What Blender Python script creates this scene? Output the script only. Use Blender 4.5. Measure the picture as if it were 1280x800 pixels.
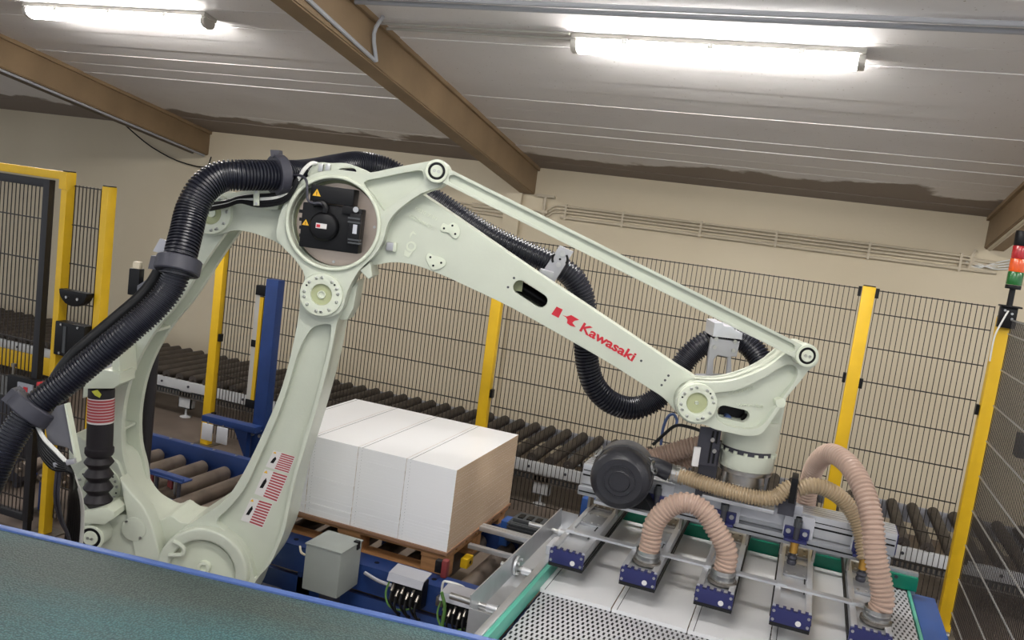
import bpy, bmesh, math, random
from mathutils import Vector, Matrix

for o in list(bpy.data.objects):
    bpy.data.objects.remove(o)
scene = bpy.context.scene
COL = scene.collection
V = Vector
rnd = random.Random(7)

# ------------------------------------------------------------------ camera
FPX = 1060.0                     # focal length in pixels of the 1280 x 800 frame
YAW, PITCH, ROLL = (math.radians(a) for a in (-19.23, -6.76, 7.51))
CAM = V((0.0, 0.0, 2.15))
_f = V((math.sin(YAW) * math.cos(PITCH), math.cos(YAW) * math.cos(PITCH), math.sin(PITCH)))
_r = V((math.cos(YAW), -math.sin(YAW), 0))
_u = _r.cross(_f)
CR_ = math.cos(ROLL) * _r + math.sin(ROLL) * _u
CU_ = -math.sin(ROLL) * _r + math.cos(ROLL) * _u
CF_ = _f
cd = bpy.data.cameras.new('camera')
cam = bpy.data.objects.new('camera', cd)
COL.objects.link(cam)
cam.matrix_world = Matrix(((CR_.x, CU_.x, -CF_.x, CAM.x), (CR_.y, CU_.y, -CF_.y, CAM.y),
                           (CR_.z, CU_.z, -CF_.z, CAM.z), (0, 0, 0, 1)))
cd.sensor_fit = 'HORIZONTAL'
cd.sensor_width = 36.0
cd.lens = FPX / 1280.0 * 36.0
cd.clip_start = 0.05
cd.clip_end = 100
scene.camera = cam

# ------------------------------------------------------------------ world and exposure
# the rest of the hall, open behind and beside the camera, as an even soft daylight
w = bpy.data.worlds.new('world')
scene.world = w
w.use_nodes = True
w.node_tree.nodes['Background'].inputs[0].default_value = (0.90, 0.94, 1.0, 1)
w.node_tree.nodes['Background'].inputs[1].default_value = 0.66
vs = scene.view_settings
vs.view_transform = 'Standard'
vs.look = 'None'
vs.exposure = 0.45
vs.gamma = 1.0
vs.use_curve_mapping = False
LAMP_STRENGTH = 62.0

# ------------------------------------------------------------------ measuring: photo point -> point of the room
def ray(u, v):
    return CR_ * ((u - 640) / FPX) - CU_ * ((v - 400) / FPX) + CF_
def atY(u, v, y):
    d = ray(u, v); return CAM + d * ((y - CAM.y) / d.y)
def atX(u, v, x):
    d = ray(u, v); return CAM + d * ((x - CAM.x) / d.x)
def atZ(u, v, z):
    d = ray(u, v); return CAM + d * ((z - CAM.z) / d.z)
# robot frame: S along the arm, T away from the viewer
SA = V((math.cos(-YAW), math.sin(-YAW), 0))
TA = V((-math.sin(-YAW), math.cos(-YAW), 0))
ZA = V((0, 0, 1))
def W(s, t, z):
    return SA * s + TA * t + ZA * z
def atT(u, v, t):
    d = ray(u, v); return CAM + d * (t / d.dot(TA))
def sz(u, v, t):
    p = atT(u, v, t); return (p.dot(SA), p.z)

# ------------------------------------------------------------------ materials
MATS = {}
def mat(name, col, rough=0.5, metal=0.0, noise=0.0, nscale=8.0, bump=0.0, bscale=60.0, col2=None, spec=0.5,
        coat=0.0, stretch=None, trans=0.0, emit=0.0):
    m = bpy.data.materials.new(name)
    m.use_nodes = True
    nt = m.node_tree
    b = nt.nodes['Principled BSDF']
    b.inputs['Base Color'].default_value = (*col, 1)
    b.inputs['Roughness'].default_value = rough
    b.inputs['Metallic'].default_value = metal
    b.inputs['Specular IOR Level'].default_value = spec
    if coat:
        b.inputs['Coat Weight'].default_value = coat
        b.inputs['Coat Roughness'].default_value = 0.15
    if trans:
        b.inputs['Transmission Weight'].default_value = trans
    if emit:
        b.inputs['Emission Color'].default_value = (*col, 1)
        b.inputs['Emission Strength'].default_value = emit
    tc = nt.nodes.new('ShaderNodeTexCoord')
    src = tc.outputs['Object']
    if stretch:
        mp = nt.nodes.new('ShaderNodeMapping')
        mp.inputs['Scale'].default_value = stretch
        nt.links.new(src, mp.inputs[0]); src = mp.outputs[0]
    if noise > 0:
        n = nt.nodes.new('ShaderNodeTexNoise')
        n.inputs['Scale'].default_value = nscale
        n.inputs['Detail'].default_value = 6
        nt.links.new(src, n.inputs['Vector'])
        r = nt.nodes.new('ShaderNodeValToRGB')
        c2 = col2 or tuple(c * (1 - noise) for c in col)
        r.color_ramp.elements[0].position = 0.3
        r.color_ramp.elements[1].position = 0.7
        r.color_ramp.elements[0].color = (*c2, 1)
        r.color_ramp.elements[1].color = (*col, 1)
        nt.links.new(n.outputs[0], r.inputs[0])
        nt.links.new(r.outputs[0], b.inputs['Base Color'])
    if bump > 0:
        n2 = nt.nodes.new('ShaderNodeTexNoise')
        n2.inputs['Scale'].default_value = bscale
        n2.inputs['Detail'].default_value = 4
        nt.links.new(src, n2.inputs['Vector'])
        bp = nt.nodes.new('ShaderNodeBump')
        bp.inputs['Strength'].default_value = bump
        bp.inputs['Distance'].default_value = 0.01
        nt.links.new(n2.outputs[0], bp.inputs['Height'])
        nt.links.new(bp.outputs[0], b.inputs['Normal'])
    MATS[name] = m
    return m
mat('robot_paint', (0.58, 0.615, 0.515), 0.34, noise=0.06, nscale=5, bump=0.06, bscale=90)
mat('robot_pale', (0.66, 0.70, 0.57), 0.36)
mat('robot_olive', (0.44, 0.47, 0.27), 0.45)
mat('hose_black', (0.011, 0.012, 0.020), 0.32, spec=0.45)
mat('clamp_grey', (0.045, 0.045, 0.06), 0.5)
mat('plastic_black', (0.006, 0.006, 0.007), 0.42, spec=0.25)
mat('filter_black', (0.024, 0.024, 0.030), 0.36, bump=0.1, bscale=150)
mat('dusty_black', (0.085, 0.083, 0.085), 0.5, noise=0.4, nscale=14)
mat('rubber_dark', (0.018, 0.015, 0.018), 0.5, spec=0.35)
mat('cable_white', (0.72, 0.72, 0.68), 0.45)
mat('cable_black', (0.007, 0.007, 0.008), 0.45, spec=0.3)
mat('cable_blue', (0.06, 0.10, 0.24), 0.4)
mat('cable_green', (0.10, 0.22, 0.05), 0.5)
mat('cable_yellow', (0.55, 0.55, 0.06), 0.5)
mat('steel', (0.56, 0.56, 0.55), 0.32, 1.0, noise=0.15, nscale=12)
mat('steel_worn', (0.36, 0.33, 0.29), 0.42, 1.0, noise=0.35, nscale=9)
mat('disc_metal', (0.52, 0.43, 0.36), 0.40, 1.0, noise=0.25, nscale=6)
mat('aluminium', (0.66, 0.67, 0.69), 0.36, 0.7, noise=0.1, nscale=14)
mat('aluminium_dull', (0.40, 0.41, 0.43), 0.5, 0.7, noise=0.12, nscale=14)
mat('clamp_plate', (0.42, 0.42, 0.45), 0.45, 0.5)
mat('bracket_grey', (0.17, 0.17, 0.19), 0.5, 0.3)
mat('dark_steel', (0.06, 0.06, 0.075), 0.45, 0.4)
mat('yellow_paint', (0.76, 0.47, 0.012), 0.42, noise=0.12, nscale=7, bump=0.05)
mat('blue_paint', (0.018, 0.052, 0.20), 0.40, noise=0.2, nscale=8)
mat('blue_cap', (0.018, 0.021, 0.105), 0.38)
mat('blue_bright', (0.02, 0.08, 0.29), 0.4)
mat('belt_edge_blue', (0.06, 0.11, 0.30), 0.45)
mat('green_plastic', (0.0, 0.20, 0.115), 0.35)
mat('mint_plastic', (0.10, 0.42, 0.32), 0.35)
mat('fence_wire', (0.018, 0.014, 0.012), 0.5)
mat('galvanised_wire', (0.42, 0.42, 0.42), 0.4, 0.6)
mat('gate_black', (0.010, 0.010, 0.013), 0.5)
mat('tan_hose', (0.47, 0.335, 0.265), 0.38, noise=0.12, nscale=6)
mat('olive_hose', (0.44, 0.335, 0.21), 0.38, noise=0.12, nscale=6)
mat('white_laminate', (0.84, 0.84, 0.85), 0.28, bump=0.01)
mat('wood', (0.50, 0.25, 0.10), 0.65, noise=0.4, nscale=3, stretch=(2, 14, 14), bump=0.15)
mat('brown_sheet', (0.26, 0.14, 0.08), 0.7)
mat('beam_brown', (0.30, 0.205, 0.115), 0.6, noise=0.22, nscale=4, bump=0.1, bscale=40)
mat('conduit_beige', (0.55, 0.48, 0.36), 0.6)
mat('conduit_grey', (0.42, 0.43, 0.46), 0.5)
mat('conduit_dark', (0.16, 0.13, 0.10), 0.6)
mat('roller_dark', (0.085, 0.070, 0.060), 0.6, 0.3, noise=0.4, nscale=10)
mat('roller_rust', (0.24, 0.195, 0.16), 0.45, 0.5, noise=0.5, nscale=7)
mat('rail_pale', (0.55, 0.56, 0.57), 0.5, noise=0.1)
mat('rail_grey', (0.33, 0.34, 0.38), 0.5, noise=0.1)
mat('box_grey', (0.26, 0.28, 0.26), 0.45, noise=0.1)
mat('motor_grey', (0.055, 0.06, 0.065), 0.55)
mat('red_decal', (0.55, 0.015, 0.03), 0.4)
mat('label_red', (0.38, 0.06, 0.07), 0.5)
mat('label_white', (0.70, 0.68, 0.66), 0.5)
mat('warn_yellow', (0.80, 0.45, 0.02), 0.5)
mat('tag_white', (0.75, 0.76, 0.80), 0.5)
mat('lamp_body', (0.50, 0.48, 0.44), 0.5)
mat('tower_red', (0.42, 0.015, 0.02), 0.25, coat=0.4)
mat('tower_orange', (0.75, 0.10, 0.012), 0.25, coat=0.4)
mat('tower_green', (0.012, 0.13, 0.025), 0.25, coat=0.4)
mat('red_plastic', (0.50, 0.02, 0.03), 0.4)
mat('rust_red', (0.20, 0.03, 0.03), 0.5)
mat('gold', (0.65, 0.36, 0.08), 0.35, 0.8)
mat('black_foam', (0.010, 0.010, 0.010), 0.9)
mat('lens_clear', (0.55, 0.56, 0.60), 0.25, 0.2)
m = mat('diffuser', (1.0, 0.97, 0.93), 0.4, emit=LAMP_STRENGTH)

def nodes_of(m):
    return m.node_tree, m.node_tree.nodes, m.node_tree.links, m.node_tree.nodes['Principled BSDF']
def ramp(nt, src, p0, c0, p1, c1):
    r = nt.nodes.new('ShaderNodeValToRGB')
    r.color_ramp.elements[0].position = p0; r.color_ramp.elements[0].color = (*c0, 1)
    r.color_ramp.elements[1].position = p1; r.color_ramp.elements[1].color = (*c1, 1)
    nt.links.new(src, r.inputs[0]); return r.outputs[0]
def noise(nt, scale, detail=5, vec=None):
    n = nt.nodes.new('ShaderNodeTexNoise')
    n.inputs['Scale'].default_value = scale; n.inputs['Detail'].default_value = detail
    if vec is not None: nt.links.new(vec, n.inputs['Vector'])
    return n.outputs[0]
def mixc(nt, fac, a, b, mode='MIX'):
    x = nt.nodes.new('ShaderNodeMix'); x.data_type = 'RGBA'; x.blend_type = mode
    for s, val in ((x.inputs[0], fac), (x.inputs[6], a), (x.inputs[7], b)):
        if isinstance(val, (int, float)): s.default_value = val
        elif isinstance(val, tuple): s.default_value = (*val, 1)
        else: nt.links.new(val, s)
    return x.outputs[2]
def mathn(nt, op, a, b=0.0):
    x = nt.nodes.new('ShaderNodeMath'); x.operation = op
    for s, val in ((x.inputs[0], a), (x.inputs[1], b)):
        if isinstance(val, (int, float)): s.default_value = val
        else: nt.links.new(val, s)
    return x.outputs[0]

# plaster wall: beige, faint patches
m = mat('wall_plaster', (0.53, 0.445, 0.30), 0.8)
nt, N, L, B = nodes_of(m)
pos = N.new('ShaderNodeNewGeometry').outputs['Position']
c = ramp(nt, noise(nt, 0.9, 6, pos), 0.3, (0.60, 0.52, 0.375), 0.7, (0.66, 0.58, 0.43))
L.new(c, B.inputs['Base Color'])
bp = N.new('ShaderNodeBump'); bp.inputs['Strength'].default_value = 0.25; bp.inputs['Distance'].default_value = 0.004
L.new(noise(nt, 45, 5, pos), bp.inputs['Height']); L.new(bp.outputs[0], B.inputs['Normal'])

# ceiling planks: grey-white paint, water stain with a ragged edge along the outer wall
m = mat('ceiling_paint', (0.5, 0.47, 0.45), 0.75)
nt, N, L, B = nodes_of(m)
pos = N.new('ShaderNodeNewGeometry').outputs['Position']
sep = N.new('ShaderNodeSeparateXYZ'); L.new(pos, sep.inputs[0])
base = ramp(nt, noise(nt, 1.6, 6, pos), 0.3, (0.78, 0.755, 0.75), 0.7, (0.84, 0.82, 0.815))
edge = mathn(nt, 'ADD', sep.outputs[1], mathn(nt, 'MULTIPLY', mathn(nt, 'SUBTRACT', noise(nt, 1.5, 8, pos), 0.5), 1.3))
st = ramp(nt, edge, 0.0, (0, 0, 0), 1.0, (1, 1, 1))
stain = mathn(nt, 'MINIMUM', mathn(nt, 'MAXIMUM', mathn(nt, 'MULTIPLY', mathn(nt, 'SUBTRACT', edge, 6.98), 14.0), 0.0), 1.0)
c = mixc(nt, stain, base, (0.27, 0.225, 0.195))
speck = ramp(nt, noise(nt, 60, 2, pos), 0.70, (1, 1, 1), 0.76, (0.55, 0.5, 0.45))
L.new(mixc(nt, 1.0, c, speck, 'MULTIPLY'), B.inputs['Base Color'])
bp = N.new('ShaderNodeBump'); bp.inputs['Strength'].default_value = 0.3; bp.inputs['Distance'].default_value = 0.006
L.new(noise(nt, 12, 6, pos), bp.inputs['Height']); L.new(bp.outputs[0], B.inputs['Normal'])

# concrete floor
m = mat('floor_concrete', (0.16, 0.125, 0.10), 0.55)
nt, N, L, B = nodes_of(m)
pos = N.new('ShaderNodeNewGeometry').outputs['Position']
c = ramp(nt, noise(nt, 2.2, 8, pos), 0.3, (0.12, 0.092, 0.075), 0.7, (0.19, 0.15, 0.12))
L.new(c, B.inputs['Base Color'])

# raw chipboard edge
m = mat('chipboard', (0.50, 0.35, 0.22), 0.8)
nt, N, L, B = nodes_of(m)
pos = N.new('ShaderNodeNewGeometry').outputs['Position']
c = ramp(nt, noise(nt, 160, 3, pos), 0.3, (0.46, 0.33, 0.22), 0.7, (0.60, 0.46, 0.325))
L.new(c, B.inputs['Base Color'])

# rough-top rubber belt: teal grey with a fine woven relief and worn paler streaks along it
m = mat('belt_teal', (0.06, 0.13, 0.13), 0.55)
nt, N, L, B = nodes_of(m)
tc = N.new('ShaderNodeTexCoord').outputs['Object']
mp = N.new('ShaderNodeMapping'); mp.inputs['Scale'].default_value = (0.6, 4.0, 1); L.new(tc, mp.inputs[0])
c = ramp(nt, noise(nt, 1.2, 4, mp.outputs[0]), 0.38, (0.060, 0.080, 0.072), 0.62, (0.045, 0.125, 0.135))
vor = N.new('ShaderNodeTexVoronoi'); vor.inputs['Scale'].default_value = 170; L.new(tc, vor.inputs['Vector'])
dots = ramp(nt, vor.outputs['Distance'], 0.15, (1.25, 1.25, 1.2), 0.6, (0.45, 0.5, 0.5))
L.new(mixc(nt, 1.0, c, dots, 'MULTIPLY'), B.inputs['Base Color'])
bp = N.new('ShaderNodeBump'); bp.inputs['Strength'].default_value = 0.6; bp.inputs['Distance'].default_value = 0.003; bp.invert = True
L.new(vor.outputs['Distance'], bp.inputs['Height']); L.new(bp.outputs[0], B.inputs['Normal'])

# modular plastic belt: pale links with rows of dark openings
m = mat('belt_links', (0.5, 0.5, 0.52), 0.4)
nt, N, L, B = nodes_of(m)
tc = N.new('ShaderNodeTexCoord').outputs['Object']
sp = N.new('ShaderNodeSeparateXYZ'); L.new(tc, sp.inputs[0])
yy_ = mathn(nt, 'DIVIDE', sp.outputs[1], 0.034)
row = mathn(nt, 'MULTIPLY', mathn(nt, 'FLOORED_MODULO', mathn(nt, 'FLOOR', yy_), 2.0), 0.5)
fx = mathn(nt, 'ABSOLUTE', mathn(nt, 'SUBTRACT', mathn(nt, 'FRACT', mathn(nt, 'ADD', mathn(nt, 'DIVIDE', sp.outputs[0], 0.021), row)), 0.5))
fy = mathn(nt, 'ABSOLUTE', mathn(nt, 'SUBTRACT', mathn(nt, 'FRACT', yy_), 0.5))
hole = mathn(nt, 'MULTIPLY', mathn(nt, 'LESS_THAN', fx, 0.21), mathn(nt, 'LESS_THAN', fy, 0.36))
L.new(mixc(nt, hole, (0.50, 0.50, 0.52), (0.006, 0.006, 0.007)), B.inputs['Base Color'])
bp = N.new('ShaderNodeBump'); bp.inputs['Strength'].default_value = 1.0; bp.inputs['Distance'].default_value = 0.004; bp.invert = True
L.new(hole, bp.inputs['Height']); L.new(bp.outputs[0], B.inputs['Normal'])

# ------------------------------------------------------------------ mesh building
class MB:
    def __init__(self):
        self.v = []; self.f = []; self.m = []
    def add(self, vs, fs, mi=0):
        o = len(self.v)
        self.v += [V(p) for p in vs]
        self.f += [tuple(i + o for i in f) for f in fs]
        self.m += [mi] * len(fs)
        return self
    def box(self, lo, hi, mi=0, M=None):
        x0, y0, z0 = lo; x1, y1, z1 = hi
        p = [V((x, y, z)) for z in (z0, z1) for y in (y0, y1) for x in (x0, x1)]
        if M is not None: p = [M @ q for q in p]
        return self.add(p, [(0, 2, 3, 1), (4, 5, 7, 6), (0, 1, 5, 4), (2, 6, 7, 3), (0, 4, 6, 2), (1, 3, 7, 5)], mi)
    def obox(self, c, ax, ay, az, mi=0):
        c = V(c); p = [c + ax * i + ay * j + az * k for k in (-.5, .5) for j in (-.5, .5) for i in (-.5, .5)]
        return self.add(p, [(0, 2, 3, 1), (4, 5, 7, 6), (0, 1, 5, 4), (2, 6, 7, 3), (0, 4, 6, 2), (1, 3, 7, 5)], mi)
    def bar(self, a, b, wdt, hgt, up=ZA, mi=0):
        a = V(a); b = V(b); d = b - a; l = d.length; d.normalize()
        side = d.cross(V(up)).normalized(); u = side.cross(d)
        return self.obox((a + b) / 2, d * l, side * wdt, u * hgt, mi)
    def lathe(self, prof, o, axis, n=24, mi=0, cap=True):
        o = V(o); ax = V(axis).normalized()
        e1 = ax.orthogonal().normalized(); e2 = ax.cross(e1)
        vs, fs = [], []
        for r, h in prof:
            for k in range(n):
                a = 2 * math.pi * k / n
                vs.append(o + ax * h + (e1 * math.cos(a) + e2 * math.sin(a)) * r)
        for i in range(len(prof) - 1):
            for k in range(n):
                k2 = (k + 1) % n
                fs.append((i * n + k, i * n + k2, (i + 1) * n + k2, (i + 1) * n + k))
        if cap:
            fs.append(tuple(range(n - 1, -1, -1)))
            fs.append(tuple((len(prof) - 1) * n + k for k in range(n)))
        return self.add(vs, fs, mi)
    def cyl(self, a, b, r, r2=None, n=16, mi=0, cap=True):
        a = V(a); b = V(b)
        return self.lathe([(r, 0), (r if r2 is None else r2, (b - a).length)], a, b - a, n, mi, cap)
    def sweep(self, pts, rad, n=10, mi=0, cap=True):
        k0 = len(pts); vs, fs = [], []
        nrm = None
        for i, p in enumerate(pts):
            d = (pts[min(i + 1, k0 - 1)] - pts[max(i - 1, 0)]).normalized()
            if nrm is None: nrm = d.orthogonal().normalized()
            nrm = (nrm - d * nrm.dot(d)).normalized(); bn = d.cross(nrm)
            r = rad[i] if isinstance(rad, (list, tuple)) else rad
            for k in range(n):
                a = 2 * math.pi * k / n
                vs.append(p + (nrm * math.cos(a) + bn * math.sin(a)) * r)
        for i in range(k0 - 1):
            for k in range(n):
                k2 = (k + 1) % n
                fs.append((i * n + k, i * n + k2, (i + 1) * n + k2, (i + 1) * n + k))
        if cap:
            fs.append(tuple(range(n - 1, -1, -1))); fs.append(tuple((k0 - 1) * n + k for k in range(n)))
        return self.add(vs, fs, mi)
    def tube(self, pts, r, n=10, sub=6, mi=0):
        return self.sweep(spline([V(p) for p in pts], sub), r, n, mi)
    def corrugated(self, pts, r, pitch, amp, n=20, mi=0, prof=((0, 1), (.35, 1), (.5, 0), (.85, 0))):
        c = spline([V(p) for p in pts], 16)
        L_ = [0.0]
        for i in range(1, len(c)): L_.append(L_[-1] + (c[i] - c[i - 1]).length)
        tot = L_[-1]; k = max(2, int(tot / pitch)); ps, rs = [], []
        j = 0
        for i in range(k):
            for ph, hi in prof:
                s = (i + ph) / k * tot
                while j < len(c) - 2 and L_[j + 1] < s: j += 1
                f = (s - L_[j]) / max(1e-9, L_[j + 1] - L_[j])
                ps.append(c[j].lerp(c[j + 1], f)); rs.append(r - (0 if hi else amp))
        return self.sweep(ps, rs, n, mi)
    def prism(self, loop, vec, mi=0):
        n = len(loop); vec = V(vec); a = [V(p) for p in loop]
        vs = a + [p + vec for p in a]
        fs = [tuple(range(n - 1, -1, -1)), tuple(range(n, 2 * n))]
        fs += [(i, (i + 1) % n, (i + 1) % n + n, i + n) for i in range(n)]
        return self.add(vs, fs, mi)
    def plate(self, outer, holes, d0, d1, fn, bevel=0.0, seg=2, mi=0, back=False):
        """Slab with the outline `outer` and openings `holes` (2-D), from depth d0 (front) to d1, edges rounded."""
        bm = bmesh.new(); es = []
        for lp in [outer] + list(holes):
            vs_ = [bm.verts.new((p[0], p[1], 0)) for p in lp]
            es += [bm.edges.new((vs_[i], vs_[(i + 1) % len(vs_)])) for i in range(len(vs_))]
        bmesh.ops.triangle_fill(bm, use_beauty=True, use_dissolve=False, edges=es)
        ext = bmesh.ops.extrude_face_region(bm, geom=bm.faces[:])
        top = [g for g in ext['geom'] if isinstance(g, bmesh.types.BMVert)]
        for v_ in top: v_.co.z = 1.0
        sc = d1 - d0
        for v_ in bm.verts: v_.co.z *= sc
        if bevel > 0:
            be = []
            for e in bm.edges:
                if len(e.link_faces) == 2:
                    z0, z1 = e.verts[0].co.z, e.verts[1].co.z
                    n0, n1 = e.link_faces[0], e.link_faces[1]
                    n0.normal_update(); n1.normal_update()
                    flat = abs(n0.normal.z) > .9, abs(n1.normal.z) > .9
                    if flat[0] != flat[1] and (back or (abs(z0) < 1e-9 and abs(z1) < 1e-9)): be.append(e)
            bmesh.ops.bevel(bm, geom=be, offset=bevel, segments=seg, affect='EDGES', profile=0.6, clamp_overlap=True)
        bm.verts.index_update()
        self.add([fn(v_.co.x, v_.co.y, d0 + v_.co.z) for v_ in bm.verts], [tuple(v_.index for v_ in f.verts) for f in bm.faces], mi)
        bm.free(); return self
    def mesh(self, name, mats, M=None, angle=38, bevel=0.0):
        me = bpy.data.meshes.new(name)
        inv = M.inverted() if M is not None else Matrix()
        me.from_pydata([inv @ p for p in self.v], [], self.f)
        for mm in (mats if isinstance(mats, (list, tuple)) else [mats]): me.materials.append(MATS[mm])
        for p, mi in zip(me.polygons, self.m): p.material_index = mi
        bm = bmesh.new(); bm.from_mesh(me)
        bmesh.ops.remove_doubles(bm, verts=bm.verts[:], dist=1e-5)
        bmesh.ops.recalc_face_normals(bm, faces=bm.faces[:])
        if bevel > 0:
            be = [e for e in bm.edges if len(e.link_faces) == 2 and e.calc_face_angle(0) > math.radians(35)]
            bmesh.ops.bevel(bm, geom=be, offset=bevel, segments=2, affect='EDGES', profile=0.6, clamp_overlap=True)
        bm.to_mesh(me); bm.free()
        for p in me.polygons: p.use_smooth = True
        me.set_sharp_from_angle(angle=math.radians(angle))
        return me
    def center(self):
        n = len(self.v)
        lo = V([min(p[i] for p in self.v) for i in range(3)]); hi = V([max(p[i] for p in self.v) for i in range(3)])
        return V(((lo.x + hi.x) / 2, (lo.y + hi.y) / 2, lo.z))
    def build(self, name, mats, parent=None, angle=38, bevel=0.0, M=None):
        if parent is not None: M = WM[parent.name]
        elif M is None: M = Matrix.Translation(self.center())
        me = self.mesh(name, mats, M, angle, bevel)
        o = bpy.data.objects.new(name, me); COL.objects.link(o)
        if parent is not None: o.parent = parent
        else: o.matrix_world = M
        WM[o.name] = M
        return o
WM = {}
def spline(pts, sub=6, closed=False):
    out = []; n = len(pts)
    rng = n if closed else n - 1
    for i in range(rng):
        if closed: p0, p1, p2, p3 = pts[i - 1], pts[i], pts[(i + 1) % n], pts[(i + 2) % n]
        else:
            p1, p2 = pts[i], pts[i + 1]
            p0 = pts[i - 1] if i > 0 else p1 + (p1 - p2)
            p3 = pts[i + 2] if i + 2 < n else p2 + (p2 - p1)
        for k in range(sub):
            t = k / sub
            out.append(0.5 * ((2 * p1) + (p2 - p0) * t + (2 * p0 - 5 * p1 + 4 * p2 - p3) * t * t + (3 * p1 - p0 - 3 * p2 + p3) * t ** 3))
    if not closed: out.append(pts[-1])
    return out
def outline(px, t, sub=3, fn=sz):
    """Traced points -> smooth closed outline in the (s, z) plane at depth t; a third entry marks a corner."""
    n = len(px); pts = [V((*fn(p[0], p[1], t), 0)) for p in px]; cor = [len(p) > 2 for p in px]; out = []
    for i in range(n):
        p1, p2 = pts[i], pts[(i + 1) % n]
        p0 = pts[i - 1] if not cor[i] else p1 + (p1 - p2)
        p3 = pts[(i + 2) % n] if not cor[(i + 1) % n] else p2 + (p2 - p1)
        for k in range(sub):
            q = k / sub
            r = 0.5 * ((2 * p1) + (p2 - p0) * q + (2 * p0 - 5 * p1 + 4 * p2 - p3) * q * q + (3 * p1 - p0 - 3 * p2 + p3) * q ** 3)
            out.append((r.x, r.y))
    return out
def circle(c, r, n=32, rz=None):
    return [(c[0] + r * math.cos(2 * math.pi * k / n), c[1] + (rz or r) * math.sin(2 * math.pi * k / n)) for k in range(n)]
def stadium(a, b, r, n=8):
    a = V((a[0], a[1])); b = V((b[0], b[1])); d = (b - a).normalized(); th = math.atan2(d.y, d.x); out = []
    for k in range(n + 1):
        g = th + math.pi / 2 + math.pi * k / n; out.append((a.x + r * math.cos(g), a.y + r * math.sin(g)))
    for k in range(n + 1):
        g = th - math.pi / 2 + math.pi * k / n; out.append((b.x + r * math.cos(g), b.y + r * math.sin(g)))
    return out
def FR(s, z, t): return W(s, t, z)

def tag(o, label=None, cat=None, group=None, kind=None):
    if label: o['label'] = label
    if cat: o['category'] = cat
    if group: o['group'] = group
    if kind: o['kind'] = kind
    return o
def empty(name, loc, rz=0.0):
    o = bpy.data.objects.new(name, None); COL.objects.link(o)
    M = Matrix.Translation(V(loc)) @ Matrix.Rotation(rz, 4, 'Z')
    o.matrix_world = M; o.empty_display_size = 0.1
    WM[o.name] = M
    return o
def inst(me, name, M, parent=None):
    o = bpy.data.objects.new(name, me); COL.objects.link(o)
    if parent is not None:
        o.parent = parent; o.matrix_local = WM[parent.name].inverted() @ M
    else: o.matrix_world = M
    WM[o.name] = M
    return o
def TR(*p): return Matrix.Translation(V(p))
def struct(o): o['kind'] = 'structure'; return o
# ================================================================== THE ROOM
WALL_Y = 7.6; WALL_TOP = 2.65; SLOPE = 0.165
def ceil_z(y): return WALL_TOP + SLOPE * (WALL_Y - y)
def atCeil(u, v, drop=0.0):
    d = ray(u, v); k = (WALL_TOP - drop + SLOPE * WALL_Y - CAM.z) / (d.z + SLOPE * d.y); return CAM + d * k
XL, XR, YF = -15.0, 5.6, -1.6
b = MB(); b.box((XL, YF - 1.5, -0.12), (XR, WALL_Y + .2, 0)); struct(b.build('floor', 'floor_concrete'))
b = MB(); b.box((XL, WALL_Y, 0), (XR, WALL_Y + .2, 3.0)); wall = struct(b.build('wall_back', 'wall_plaster'))
# ceiling: a backing deck with long planks under it, bay by bay between the beams
BEAM_X = (-14.0, -10.2, -6.42, -2.665, 1.265, 5.1)
b = MB()
sec = [(XL, YF), (XL, WALL_Y + .2)]
b.add([V((x, y, ceil_z(y) + dz)) for dz in (0.035, 0.16) for x in (XL, XR) for y in (YF, WALL_Y + .2)],
      [(0, 1, 3, 2), (4, 6, 7, 5), (0, 4, 5, 1), (2, 3, 7, 6), (0, 2, 6, 4), (1, 5, 7, 3)])
ceiling = struct(b.build('ceiling', 'ceiling_paint'))
cosr = math.cos(math.atan(SLOPE))
rows = []; y = WALL_Y + .02; wid = [0.27, 0.23, 0.26, 0.21, 0.27, 0.24]
i = 0
while y > YF + .3:
    rows.append((y - wid[i % 6], y)); y -= wid[i % 6]; i += 1
for bi in range(len(BEAM_X) - 1):
    x0, x1 = BEAM_X[bi] + .02, BEAM_X[bi + 1] - .02
    for (ya, yb) in rows:
        o0 = rnd.uniform(-.003, .002); o1 = o0 + rnd.uniform(-.002, .004); g = .002
        pb = MB(); th = .03
        pts = []
        for x, oo in ((x0, o0), (x1, o0 + rnd.uniform(-.002, .002))):
            for yy, od in ((ya + g, oo), (yb - g, oo + o1 - o0)):
                pts.append((x, yy, ceil_z(yy) + od))
        vs_ = [V(p) for p in pts] + [V((p[0], p[1], ceil_z(p[1]) + .04)) for p in pts]
        pb.add(vs_, [(0, 2, 3, 1), (4, 5, 7, 6), (0, 1, 5, 4), (2, 6, 7, 3), (0, 4, 6, 2), (1, 3, 7, 5)])
        pb.build('ceiling_plank', 'ceiling_paint', ceiling)

# roof beams, sloping with the ceiling down to the wall
def roof_beam(x, label, wall_end):
    h = .245; hw = .075
    root = empty('roof_beam', (x, WALL_Y, ceil_z(WALL_Y) - h))
    tag(root, label, 'beam', 'brown roof beams')
    def seg(xa, xb, da, db, name, bev=0.0):
        q = MB(); yb_, ya_ = wall_end, YF
        q.add([V((xx, yy, ceil_z(yy) - dd)) for dd in (db, da) for yy in (ya_, yb_) for xx in (xa, xb)],
              [(0, 2, 3, 1), (4, 5, 7, 6), (0, 1, 5, 4), (2, 6, 7, 3), (0, 4, 6, 2), (1, 3, 7, 5)])
        return q.build(name, 'beam_brown', root, bevel=bev)
    seg(x - hw, x + hw, .030, h, 'web_casing', .004)
    seg(x - hw - .022, x + hw + .022, -.012, .030, 'top_flange')
    seg(x - hw + .01, x + hw - .01, h, h + .008, 'bottom_plate')
    return root
roof_beam(BEAM_X[2], 'brown roof beam at the left above the yellow gate with two conduits below it', WALL_Y)
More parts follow.
